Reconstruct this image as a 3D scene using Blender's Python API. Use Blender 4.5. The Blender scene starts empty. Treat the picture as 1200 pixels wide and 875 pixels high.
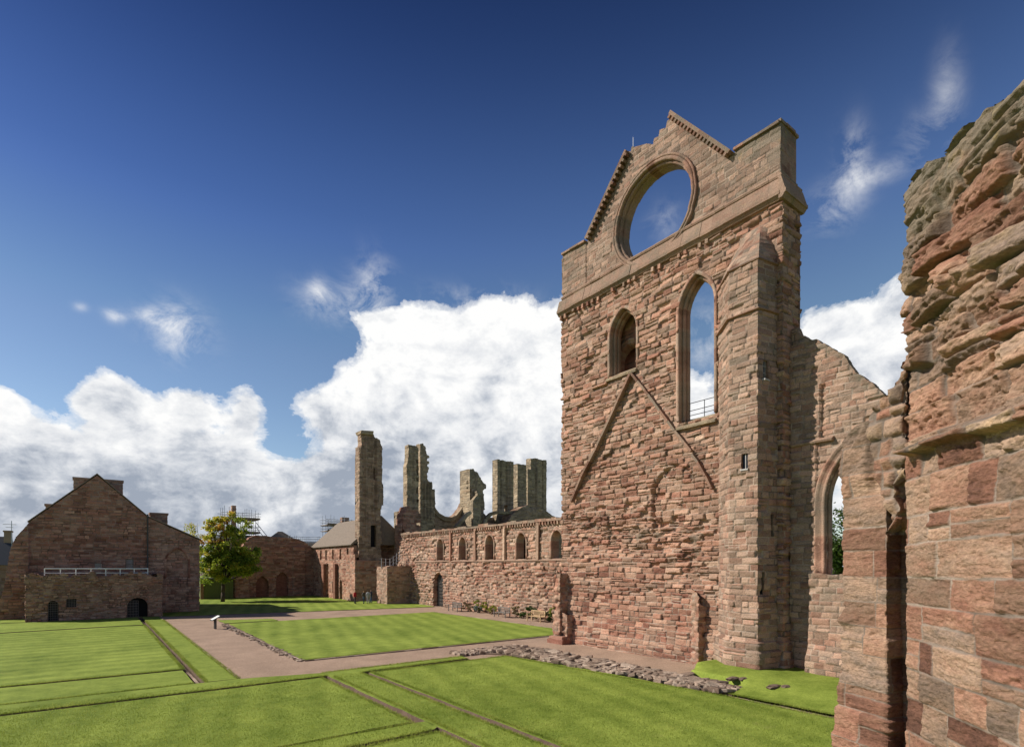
import bpy, bmesh, math, random
import numpy as np
from mathutils import Vector, Matrix
random.seed(7)
scene = bpy.context.scene
col = scene.collection
R_ = math.radians

# ------------------------------------------------------------ projection helper (photo pixel -> point on a known plane)
FL, HZ, CH = 655.0, 662.0, 5.0
TH = R_(37); sn, cs = math.sin(TH), math.cos(TH)
def ray(px, py):
    a = (px-600)/FL; b = (HZ-py)/FL
    return sn+a*cs, cs-a*sn, b
def atX(px, py, X):
    r = ray(px, py); d = X/r[0]; return r[1]*d, CH+r[2]*d          # (Y, Z)
def atY(px, py, Y):
    r = ray(px, py); d = Y/r[1]; return r[0]*d, CH+r[2]*d          # (X, Z)
def atZ(px, py, z=0):
    r = ray(px, py); d = (z-CH)/r[2]; return r[0]*d, r[1]*d        # (X, Y)

# ------------------------------------------------------------ tagging
def tag(o, label=None, cat=None, group=None, kind=None):
    if label: o['label'] = label
    if cat: o['category'] = cat
    if group: o['group'] = group
    if kind: o['kind'] = kind
    return o
def empty(name, loc=(0, 0, 0), label=None, cat=None, group=None, rz=0):
    o = bpy.data.objects.new(name, None); col.objects.link(o)
    o.location = loc; o.rotation_euler = (0, 0, rz)
    o.empty_display_size = .3
    return tag(o, label, cat, group)
def copy_tree(o, parent=None):
    c = o.copy(); col.objects.link(c)
    if parent: c.parent = parent
    for ch in list(o.children): copy_tree(ch, c)
    return c

# ------------------------------------------------------------ numpy noise
def hsh(i, j, seed=0):
    v = np.sin(i*127.1+j*311.7+seed*74.7)*43758.5453
    return v-np.floor(v)
def vnoise(x, y, seed=0):
    xi = np.floor(x); yi = np.floor(y); fx = x-xi; fy = y-yi
    fx = fx*fx*(3-2*fx); fy = fy*fy*(3-2*fy)
    a = hsh(xi, yi, seed); b = hsh(xi+1, yi, seed); c = hsh(xi, yi+1, seed); d = hsh(xi+1, yi+1, seed)
    return (a*(1-fx)+b*fx)*(1-fy)+(c*(1-fx)+d*fx)*fy
def fbm(x, y, seed=0, o=4):
    s = 0; a = .5; t = 0
    for k in range(o):
        s = s+a*vnoise(x, y, seed+k*13); t += a; a *= .5; x = x*2.03+5.2; y = y*2.03+1.7
    return s/t
def sst(a, b, x):
    t = np.clip((x-a)/(b-a), 0, 1); return t*t*(3-2*t)

# ------------------------------------------------------------ materials
MATS = {}
def newmat(name):
    m = bpy.data.materials.new(name); m.use_nodes = True
    nt = m.node_tree; b = nt.nodes['Principled BSDF']; b.inputs['Specular IOR Level'].default_value = .25
    return m, nt, b
def N(nt, t, **kw):
    n = nt.nodes.new(t)
    for k, v in kw.items(): setattr(n, k, v)
    return n
def ramp(nt, stops, fac=None):
    r = N(nt, 'ShaderNodeValToRGB'); e = r.color_ramp.elements
    while len(e) < len(stops): e.new(.5)
    for q, (p, c) in zip(e, stops): q.position = p; q.color = (*c, 1)
    if fac is not None: nt.links.new(fac, r.inputs[0])
    return r
def noise(nt, scale, detail=4, rough=.55, vec=None, dist=0):
    n = N(nt, 'ShaderNodeTexNoise'); n.inputs['Scale'].default_value = scale
    n.inputs['Detail'].default_value = detail; n.inputs['Roughness'].default_value = rough
    n.inputs['Distortion'].default_value = dist
    if vec is not None: nt.links.new(vec, n.inputs['Vector'])
    return n
def posvec(nt, sc=(1, 1, 1)):
    g = N(nt, 'ShaderNodeNewGeometry'); m = N(nt, 'ShaderNodeMapping'); m.inputs['Scale'].default_value = sc
    nt.links.new(g.outputs['Position'], m.inputs['Vector']); return m.outputs[0]
def mixc(nt, fac, a, b, mode='MIX'):
    m = N(nt, 'ShaderNodeMix', data_type='RGBA', blend_type=mode)
    for sock, v in ((m.inputs[0], fac), (m.inputs[6], a), (m.inputs[7], b)):
        if hasattr(v, 'links'): nt.links.new(v, sock)
        elif isinstance(v, tuple): sock.default_value = (*v, 1)
        else: sock.default_value = v
    return m.outputs[2]
def mth(nt, op, a, b=None, clamp=False):
    m = N(nt, 'ShaderNodeMath', operation=op, use_clamp=clamp)
    for i, v in enumerate((a, b)):
        if v is None: continue
        if hasattr(v, 'links'): nt.links.new(v, m.inputs[i])
        else: m.inputs[i].default_value = v
    return m.outputs[0]
def bump(nt, b, h, strength, dist):
    n = N(nt, 'ShaderNodeBump'); n.inputs['Strength'].default_value = strength; n.inputs['Distance'].default_value = dist
    nt.links.new(h, n.inputs['Height']); nt.links.new(n.outputs[0], b.inputs['Normal'])

def stone_mat(name, pal, mortar=(.34, .265, .205), fine=14., bd=.03, lich=(.21, .18, .13), lich2=(.42, .32, .11), dark=.6, gain=.98, joint_shade=.32, sts=.35):
    m, nt, b = newmat(name); L = nt.links.new
    at = N(nt, 'ShaderNodeAttribute', attribute_name='st'); sp = N(nt, 'ShaderNodeSeparateColor'); L(at.outputs['Color'], sp.inputs[0])
    pv = posvec(nt, (1, 1, 2.2))
    nl = noise(nt, fine*.12, 5, .6, pv); nf = noise(nt, fine, 6, .65, pv); nb = noise(nt, sts, 5, .6, posvec(nt))
    f0 = mth(nt, 'ADD', sp.outputs[0], mth(nt, 'MULTIPLY', mth(nt, 'SUBTRACT', nl.outputs[0], .5), .7), True)
    c = ramp(nt, pal, f0).outputs[0]
    val = mth(nt, 'MULTIPLY_ADD', sp.outputs[1], .60); val.node.inputs[2].default_value = .68
    v2 = mth(nt, 'MULTIPLY_ADD', ramp(nt, [(.30, (0,)*3), (.70, (1,)*3)], nf.outputs[0]).outputs[0], .70); v2.node.inputs[2].default_value = .62
    val = mth(nt, 'MULTIPLY', mth(nt, 'MULTIPLY', val, v2), gain)
    stain = ramp(nt, [(0, (dark,)*3), (.42, (.9,)*3), (.6, (1.05,)*3), (1, (1.05,)*3)], nb.outputs[0]).outputs[0]
    c = mixc(nt, 1., c, stain, 'MULTIPLY')
    cc = N(nt, 'ShaderNodeCombineXYZ'); [L(val, cc.inputs[i]) for i in range(3)]
    vm = N(nt, 'ShaderNodeMix', data_type='RGBA', blend_type='MULTIPLY'); vm.inputs[0].default_value = 1; vm.clamp_result = False
    L(c, vm.inputs[6]); L(cc.outputs[0], vm.inputs[7]); c = vm.outputs[2]
    nm = noise(nt, .9, 3, .6, posvec(nt)); mort = mixc(nt, ramp(nt, [(0, (0,)*3), (.40, (0,)*3), (.62, (1,)*3)], nm.outputs[0]).outputs[0], tuple(x*joint_shade for x in mortar), tuple(min(1, x*1.25) for x in mortar))  # shadow of the recessed joints painted into the mortar in patches, pale mortar between
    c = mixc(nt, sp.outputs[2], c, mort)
    nli = noise(nt, 2.3, 6, .65, posvec(nt))
    lf = mth(nt, 'ADD', nli.outputs[0], mth(nt, 'SUBTRACT', at.outputs['Alpha'], .95))
    lf = ramp(nt, [(0, (0, 0, 0)), (.04, (0, 0, 0)), (.35, (1, 1, 1))], lf).outputs[0]
    ny = noise(nt, 3.7, 3, .6, posvec(nt)); lc = mixc(nt, ramp(nt, [(0, (0,)*3), (.6, (0,)*3), (.75, (1,)*3)], ny.outputs[0]).outputs[0], lich, lich2)
    lc = mixc(nt, nf.outputs[0], mixc(nt, 1., lc, (.6, .6, .6), 'MULTIPLY'), lc)
    c = mixc(nt, mth(nt, 'MULTIPLY', lf, .8), c, lc)
    L(c, b.inputs['Base Color']); b.inputs['Roughness'].default_value = .92
    b.inputs['Specular IOR Level'].default_value = .15
    hh = mth(nt, 'ADD', nf.outputs[0], mth(nt, 'MULTIPLY', nl.outputs[0], .8))
    bump(nt, b, hh, .9, bd)
    return m
RED = [(0, (.21, .092, .062)), (.2, (.33, .162, .108)), (.42, (.40, .222, .150)), (.62, (.43, .262, .180)), (.8, (.33, .215, .152)), (1, (.50, .34, .24))]
TAN = [(0, (.22, .12, .082)), (.2, (.34, .188, .13)), (.45, (.40, .258, .182)), (.7, (.35, .235, .168)), (1, (.28, .21, .155))]
DRK = [(0, (.19, .08, .056)), (.3, (.31, .146, .102)), (.6, (.36, .19, .135)), (1, (.42, .265, .19))]
OLV = [(0, (.27, .18, .115)), (.3, (.36, .26, .165)), (.6, (.42, .325, .215)), (1, (.33, .26, .18))]
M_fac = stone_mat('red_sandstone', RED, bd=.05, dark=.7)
M_tan = stone_mat('brown_sandstone', TAN, bd=.04, dark=.7)
M_drk = stone_mat('dark_sandstone', DRK, mortar=(.26, .19, .15), bd=.05)
M_olv = stone_mat('olive_sandstone', OLV, mortar=(.3, .24, .16), bd=.06)
M_dto = stone_mat('brown_tower_stone', [(0, (.20, .12, .08)), (.4, (.29, .185, .125)), (1, (.36, .26, .18))], mortar=(.3, .23, .17), bd=.05)
M_near = stone_mat('weathered_sandstone', [(0, (.15, .075, .052)), (.22, (.30, .145, .095)), (.42, (.38, .215, .14)), (.6, (.40, .26, .175)), (.8, (.25, .18, .135)), (1, (.46, .31, .19))], mortar=(.27, .21, .165), fine=30., bd=.018, dark=.42, joint_shade=.5, sts=1.5, gain=.82)
M_rub = stone_mat('rubble_stone', [(0, (.16, .11, .08)), (.4, (.29, .205, .15)), (1, (.44, .34, .26))], bd=.03)

def simple(name, c, rough=.7, metal=0, var=.25, sc=6, bmp=0):
    m, nt, b = newmat(name)
    n = noise(nt, sc, 5, .6, posvec(nt))
    cc = mixc(nt, n.outputs[0], tuple(x*(1-var) for x in c), tuple(min(1, x*(1+var)) for x in c))
    nt.links.new(cc, b.inputs['Base Color']); b.inputs['Roughness'].default_value = rough; b.inputs['Metallic'].default_value = metal
    if bmp: bump(nt, b, n.outputs[0], .6, bmp)
    return m
M_slate = simple('slate_grey', (.06, .065, .075), .6, sc=9)
M_stoneroof = simple('stone_slates', (.21, .165, .125), .9, var=.4, sc=3, bmp=.05)
M_iron = simple('black_iron', (.02, .02, .022), .5)
M_frame = simple('pale_stone_frame', (.42, .39, .36), .8)
M_rust = simple('painted_ironwork', (.16, .13, .12), .7)
M_white = simple('white_paint', (.75, .74, .7), .5, var=.08)
M_steel = simple('galvanised_steel', (.42, .43, .45), .4, .7, sc=3)
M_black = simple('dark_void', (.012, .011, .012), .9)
M_glass, _nt, _b = newmat('window_glass'); _b.inputs['Base Color'].default_value = (.03, .045, .07, 1); _b.inputs['Roughness'].default_value = .08; _b.inputs['Specular IOR Level'].default_value = .8
M_wood = simple('fresh_wood', (.46, .32, .18), .6, sc=12)
M_oldwood = simple('weathered_teak', (.17, .15, .13), .8, sc=12)
M_board = simple('scaffold_boards', (.22, .17, .12), .9)
M_green = simple('green_painted_boards', (.10, .12, .035), .6)
M_render = simple('pink_render', (.30, .20, .17), .9)
M_bark = simple('bark', (.07, .05, .035), .95, bmp=.03)
M_lead = simple('dark_lead', (.07, .065, .06), .6)

M_gab = stone_mat('gable_sandstone', [(p, tuple(x*.84 for x in c)) for p, c in TAN], bd=.05, dark=.6)
def grass_mat(name, c1, c2, stripe=0, sdir=(1, 0), worn=.0):
    m, nt, b = newmat(name); L = nt.links.new
    p = posvec(nt)
    n1 = noise(nt, .22, 5, .6, p, .6); n2 = noise(nt, 1.6, 5, .65, p); n3 = noise(nt, 38, 3, .7, p); n4 = noise(nt, 9, 4, .7, posvec(nt, (1, 1.6, 1)))
    f = mth(nt, 'ADD', mth(nt, 'MULTIPLY', n1.outputs[0], .55), mth(nt, 'MULTIPLY', n2.outputs[0], .45))
    f = mth(nt, 'ADD', mth(nt, 'MULTIPLY', f, .7), mth(nt, 'MULTIPLY', n4.outputs[0], .3))
    if stripe:
        w = N(nt, 'ShaderNodeTexWave'); w.inputs['Scale'].default_value = .22; w.inputs['Distortion'].default_value = 1.5; w.inputs['Detail'].default_value = 2
        mp = N(nt, 'ShaderNodeMapping'); mp.inputs['Rotation'].default_value = (0, 0, math.atan2(sdir[1], sdir[0])); L(p, mp.inputs[0]); L(mp.outputs[0], w.inputs['Vector'])
        f = mth(nt, 'ADD', mth(nt, 'MULTIPLY', w.outputs[0], stripe), mth(nt, 'SUBTRACT', f, stripe*.5))
    c = ramp(nt, [(.34, c1), (.64, c2)], f).outputs[0]
    v = ramp(nt, [(.25, (.62,)*3), (.75, (1.2,)*3)], n3.outputs[0]).outputs[0]
    c = mixc(nt, 1., c, v, 'MULTIPLY')
    nw = noise(nt, .7, 5, .7, p); wf = ramp(nt, [(0, (0,)*3), (.62-worn, (0,)*3), (.78-worn, (.6,)*3)], nw.outputs[0]).outputs[0]
    c = mixc(nt, wf, c, (.27, .26, .075))
    L(c, b.inputs['Base Color']); b.inputs['Roughness'].default_value = .85; b.inputs['Specular IOR Level'].default_value = .1
    bump(nt, b, mth(nt, 'ADD', n3.outputs[0], mth(nt, 'MULTIPLY', n4.outputs[0], 1.2)), .7, .035)
    return m
G1, G2 = (.105, .160, .016), (.365, .435, .078)
M_grass = grass_mat('lawn_grass', G1, G2)
M_grassY = grass_mat('lawn_grass_striped', G1, G2, .08, (0, 1))
M_grassX = grass_mat('lawn_grass_banded', G1, G2, .07, (1, .25))
M_soil = simple('trench_soil', (.15, .10, .07), .95, var=.5, sc=5, bmp=.04)
def gravel_mat():
    m, nt, b = newmat('pink_gravel'); L = nt.links.new; p = posvec(nt)
    v = N(nt, 'ShaderNodeTexVoronoi'); v.inputs['Scale'].default_value = 28; L(p, v.inputs['Vector'])
    n = noise(nt, .5, 5, .6, p)
    c = mixc(nt, v.outputs['Color'], (.30, .20, .14), (.51, .37, .27))
    c = mixc(nt, 1., c, ramp(nt, [(.3, (.78, .76, .74)), (.7, (1.1, 1.07, 1.05))], n.outputs[0]).outputs[0], 'MULTIPLY')
    L(c, b.inputs['Base Color']); b.inputs['Roughness'].default_value = .95
    bump(nt, b, v.outputs['Distance'], .8, .03); return m
M_gravel = gravel_mat()
def leaf_mat(name, stops, trans=.35):
    m, nt, b = newmat(name); L = nt.links.new
    at = N(nt, 'ShaderNodeAttribute', attribute_name='st'); sp = N(nt, 'ShaderNodeSeparateColor'); L(at.outputs['Color'], sp.inputs[0])
    c = ramp(nt, stops, sp.outputs[0]).outputs[0]
    L(c, b.inputs['Base Color']); b.inputs['Roughness'].default_value = .55
    tr = N(nt, 'ShaderNodeBsdfTranslucent'); L(c, tr.inputs[0]); mx = N(nt, 'ShaderNodeMixShader'); mx.inputs[0].default_value = trans
    L(b.outputs[0], mx.inputs[1]); L(tr.outputs[0], mx.inputs[2]); L(mx.outputs[0], nt.nodes['Material Output'].inputs[0]); return m
M_leafA = leaf_mat('autumn_leaves', [(0, (.10, .16, .022)), (.4, (.25, .33, .035)), (.68, (.46, .46, .05)), (.85, (.60, .48, .06)), (1, (.52, .26, .06))], .5)
M_leafG = leaf_mat('green_leaves', [(0, (.03, .06, .012)), (.6, (.08, .13, .02)), (1, (.15, .2, .03))])
M_leafY = leaf_mat('yellow_green_leaves', [(0, (.16, .19, .03)), (.6, (.36, .38, .05)), (1, (.55, .48, .07))])
M_leafS = leaf_mat('silver_leaves', [(0, (.12, .16, .13)), (1, (.30, .36, .30))])
M_leafB = leaf_mat('brown_green_leaves', [(0, (.14, .10, .06)), (.6, (.26, .21, .08)), (1, (.36, .24, .14))])
M_blade = leaf_mat('grass_blades', [(0, (.16, .22, .025)), (.6, (.32, .37, .06)), (1, (.48, .48, .12))], .4)

# ------------------------------------------------------------ mesh builders
def link(name, me, mat, parent=None):
    o = bpy.data.objects.new(name, me); col.objects.link(o)
    for m in (mat if isinstance(mat, (list, tuple)) else [mat]): me.materials.append(m)
    if parent:
        o.parent = parent
        o.matrix_parent_inverse = Matrix.LocRotScale(parent.location, parent.rotation_euler, None).inverted() if PARINV[0] else Matrix()
    return o
PARINV = [True]
def npmesh(name, co, quads, mat, parent=None, st=None, smooth=None, tris=None):
    me = bpy.data.meshes.new(name)
    co = np.asarray(co, np.float32); nq = len(quads); nt_ = 0 if tris is None else len(tris)
    me.vertices.add(len(co)); me.vertices.foreach_set('co', co.ravel())
    li = np.asarray(quads, np.int32).ravel() if nq else np.zeros(0, np.int32)
    if nt_: li = np.concatenate([li, np.asarray(tris, np.int32).ravel()])
    me.loops.add(len(li)); me.loops.foreach_set('vertex_index', li)
    ls = np.concatenate([np.arange(nq)*4, nq*4+np.arange(nt_)*3]).astype(np.int32)
    me.polygons.add(nq+nt_); me.polygons.foreach_set('loop_start', ls)
    if smooth is not None: me.polygons.foreach_set('use_smooth', smooth)
    else: me.polygons.foreach_set('use_smooth', np.zeros(nq+nt_, bool))
    me.update(calc_edges=True); me.validate()
    if st is not None:
        a = me.attributes.new('st', 'FLOAT_COLOR', 'POINT'); a.data.foreach_set('color', np.asarray(st, np.float32).ravel())
    return link(name, me, mat, parent)

def stones(U, V, seed=0, ch=(.24, .36), sl=(.4, .95), joint=.012, rnd=.03, amp=.03, tilt=.02, warp=.05, split=.12, miss=.02, fb=.02, fbs=3., amap=None, hf=0., cvar=.85, chs=None, crk=0.):
    rs = np.random.RandomState(seed)
    Vw = V+warp*(fbm(U*.45, V*.6, seed+3, 3)-.5)*2+warp*.25*(fbm(U*2.2, V*2.5, seed+5, 2)-.5)*2
    Uw = U+warp*.5*(fbm(U*1.1, V*1.3, seed+9, 2)-.5)*2
    v0, v1 = Vw.min()-1, Vw.max()+1
    b = [v0]
    while b[-1] < v1: b.append(b[-1]+rs.uniform(*ch)*(chs(b[-1]) if chs else 1))
    b = np.array(b); ci = np.clip(np.searchsorted(b, Vw)-1, 0, len(b)-2)
    lo = b[ci]; hi = b[ci+1]
    le = np.zeros_like(U); re = np.zeros_like(U); si = np.zeros_like(U)
    u0, u1 = Uw.min()-1, Uw.max()+1
    for k in np.unique(ci):
        j = [u0-rs.uniform(0, .5)]
        f = rs.uniform(.75, 1.3)
        while j[-1] < u1+1: j.append(j[-1]+rs.uniform(*sl)*f)
        j = np.array(j); mk = ci == k; s = np.clip(np.searchsorted(j, Uw[mk])-1, 0, len(j)-2)
        le[mk] = j[s]; re[mk] = j[s+1]; si[mk] = s
    spl = hsh(ci*1., si, seed+31) < split
    mid = lo+(hi-lo)*(.35+.3*hsh(ci*1., si, seed+32)); up = Vw > mid
    lo2 = np.where(spl & up, mid, lo); hi2 = np.where(spl & ~up, mid, hi)
    sid = si+np.where(spl & up, .37, 0)
    jn = (fbm(U*9, V*9, seed+17, 2)-.5)*joint*1.6
    d = np.minimum(np.minimum(Uw-le, re-Uw), np.minimum(Vw-lo2, hi2-Vw))+jn
    r1 = hsh(ci*1., sid, seed+41); r2 = hsh(ci*1., sid, seed+42); r3 = hsh(ci*1., sid, seed+43); r4 = hsh(ci*1., sid, seed+44); r5 = hsh(ci*1., sid, seed+45)
    mort = 1-sst(joint*.5, joint*1.3, d)
    pr = 1-np.exp(-np.clip(d-joint*.5, 0, None)/rnd)
    cu = (Uw-(le+re)/2)/np.maximum(re-le, .05); cv = (Vw-(lo2+hi2)/2)/np.maximum(hi2-lo2, .05)
    off = (r3-.5)*2*amp+tilt*((r4-.5)*2*cu*2+(r5-.5)*2*cv*2)
    off = np.where(r4 < miss, -2.2*amp-.03, off)
    A_ = 1. if amap is None else amap(U, V)
    B_ = np.minimum(A_, 1.)+.32*np.maximum(A_-1, 0)
    body = off*A_+B_*fb*(fbm(U*fbs+r1*50, V*fbs*2.2+r2*30, seed+7, 4)-.5)*2
    if hf: body = body+B_*hf*(fbm(U*16, V*34, seed+8, 3)-.5)*2+B_*hf*(fbm(U*3+V*1.2, V*26, seed+12, 3)-.5)*2
    if crk:
        body = body-crk*(.4+B_*.6)*np.exp(-(np.abs(fbm(U*3.5+r2*9, V*13+r1*9, seed+61, 3)-.5)/.022)**1.5)
        body = body-crk*1.2*B_*sst(.62, .72, fbm(U*7+r1*9, V*9+r2*9, seed+62, 3))
    r1 = .5+(r1-.5)*cvar
    h = (1-mort)*body*pr - (1-pr)*np.abs(amp)*1.1*A_
    h = np.where(mort > .5, -amp*1.1*A_+.15*body, h)
    return h, r1, r2, mort

def polyline_frame(path):
    P = np.array(path, float); seg = P[1:]-P[:-1]; L = np.hypot(seg[:, 0], seg[:, 1]); t = seg/L[:, None]
    n = np.stack([t[:, 1]*-1, t[:, 0]], 1)*-1            # outward = (ty,-tx)
    return P, L, t, n
def masonry(name, path, z0, z1, res, sdf, mat, parent=None, T=.6, back=None, extra=None, tint=None, closed=False, seed=1, zmap=None, **kw):
    P, L, t, n = polyline_frame(path)
    us = []; pts = []; nrm = []
    acc = 0
    for k in range(len(L)):
        m = max(1, int(round(L[k]/res))); f = np.arange(m)/m
        for q in f:
            us.append(acc+q*L[k]); pts.append(P[k]+t[k]*q*L[k])
            if q == 0:
                if k > 0: a = n[k-1]+n[k]; nrm.append(a/(1+n[k-1] @ n[k]))
                elif closed: a = n[-1]+n[0]; nrm.append(a/(1+n[-1] @ n[0]))
                else: nrm.append(n[0])
            else: nrm.append(n[k])
        acc += L[k]
    us.append(acc); pts.append(P[-1]); nrm.append(nrm[0] if closed else n[-1])
    us = np.array(us); pts = np.array(pts); nrm = np.array(nrm)
    nv = int(round((z1-z0)/res))+1; vs = np.linspace(z0, z1, nv); nu = len(us)
    U, V = np.meshgrid(us, vs, indexing='ij')
    S = sdf(U, V)+0*U
    h, r1, r2, mort = stones(U, V, seed=seed, **kw)
    if extra is not None: h = h+extra(U, V)
    li = np.full_like(U, 0.)
    if tint is not None:
        dr, li = tint(U, V); r1 = np.clip(r1*.8+dr, 0, 1)
    # snap to the outline
    e = res*.3
    gu = (sdf(U+e, V)-sdf(U-e, V))/(2*e); gv = (sdf(U, V+e)-sdf(U, V-e))/(2*e); g2 = np.maximum(gu*gu+gv*gv, .25)
    keepc = ((S[:-1, :-1]+S[1:, :-1]+S[1:, 1:]+S[:-1, 1:])/4) < 0
    near = np.abs(S) < res*.9
    du = np.where(near, -S*gu/g2, 0); dv = np.where(near, -S*gv/g2, 0)
    du = np.clip(du, -res*.7, res*.7); dv = np.clip(dv, -res*.7, res*.7)
    tu = np.zeros((nu, 2)); k = 0
    acc = np.concatenate([[0], np.cumsum(L)]); segi = np.clip(np.searchsorted(acc, us, side='right')-1, 0, len(L)-1); tu = t[segi]
    for a in acc: du[np.abs(us-a) < 1e-6, :] = 0
    X = pts[:, 0][:, None]+nrm[:, 0][:, None]*h+tu[:, 0][:, None]*du
    Y = pts[:, 1][:, None]+nrm[:, 1][:, None]*h+tu[:, 1][:, None]*du
    Z = V+dv
    if zmap is not None: Z = zmap(X, Y, Z)
    F = np.stack([X, Y, Z], -1).reshape(-1, 3)
    idx = np.arange(nu*nv).reshape(nu, nv)
    q = np.stack([idx[:-1, :-1], idx[1:, :-1], idx[1:, 1:], idx[:-1, 1:]], -1)[keepc]
    # path direction with outward normal (ty,-tx): u x z points outward
    st = np.stack([r1, r2, mort, li], -1).reshape(-1, 4)
    used = np.unique(q); rm = np.full(nu*nv, -1); rm[used] = np.arange(len(used)); q = rm[q]; F = F[used]; st = st[used]
    if T is None and back is None:
        return npmesh(name, F, q, mat, parent, st, np.ones(len(q), bool))
    nn = np.repeat(nrm, nv, axis=0)[used]; pp = np.repeat(pts, nv, axis=0)[used]
    B = F.copy()
    if back is not None: B[:, 0], B[:, 1] = back(pp[:, 0], pp[:, 1], F[:, 2])
    else: B[:, 0] = pp[:, 0]-nn[:, 0]*T; B[:, 1] = pp[:, 1]-nn[:, 1]*T
    nf = len(F)
    ed = np.concatenate([q[:, [0, 1]], q[:, [1, 2]], q[:, [2, 3]], q[:, [3, 0]]])
    key = np.sort(ed, 1); kk = key[:, 0].astype(np.int64)*nf+key[:, 1]
    _, inv, cnt = np.unique(kk, return_inverse=True, return_counts=True)
    be = ed[cnt[inv] == 1]
    # reveal: duplicated vertices so that shading breaks at the arris; subdivided in depth
    ns = 4; bv = np.unique(be); mp = np.full(nf, -1); mp[bv] = np.arange(len(bv)); nb = len(bv)
    ring = []; stt = []
    jit = (hsh(F[bv][:, 2]*3.1, F[bv][:, 1]*2.7+F[bv][:, 0], seed)-.5)
    for s in range(ns+1):
        w = s/ns; ring.append(F[bv]*(1-w)+B[bv]*w)
        c = st[bv].copy(); c[:, 0] = np.clip(hsh(np.floor(F[bv][:, 2]/.3)+s*7, np.floor((F[bv][:, 1]+F[bv][:, 0])/.45), seed), 0, 1); c[:, 2] = 0; stt.append(c)
    co = np.concatenate([F, B]+ring); stc = np.concatenate([st, st]+stt)
    base = 2*nf; rq = []
    for s in range(ns):
        a = mp[be[:, 0]]+base+s*nb; b_ = mp[be[:, 1]]+base+s*nb
        rq.append(np.stack([b_, a, a+nb, b_+nb], -1))
    allq = np.concatenate([q, q[:, ::-1]+nf]+rq)
    sm = np.concatenate([np.ones(len(q), bool), np.zeros(len(allq)-len(q), bool)])
    return npmesh(name, co, allq, mat, parent, stc, sm)

def s_arch(U, V, uc, w, v0, vs, vt):
    a = w/2; rise = max(vt-vs, a); Rr = (rise*rise+a*a)/(2*a)
    top = np.maximum(np.hypot(U-(uc+a-Rr), V-vs)-Rr, np.hypot(U-(uc-a+Rr), V-vs)-Rr)
    return np.maximum(np.where(V > vs, top, np.abs(U-uc)-a), v0-V)
def s_box(U, V, u0, u1, v0, v1): return np.maximum(np.maximum(u0-U, U-u1), np.maximum(v0-V, V-v1))
def rag(U, V, a=.12, f=2., seed=3): return a*(fbm(U*f, V*f, seed, 3)-.5)*2
def steps(V, a, h=.28, seed=0): return a*(hsh(np.floor(V/h), 0*V, seed)-.5)*2
def top_of(pts):
    pts = sorted(pts); xs = np.array([p[0] for p in pts]); zs = np.array([p[1] for p in pts])
    return lambda u: np.interp(u, xs, zs)

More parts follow.
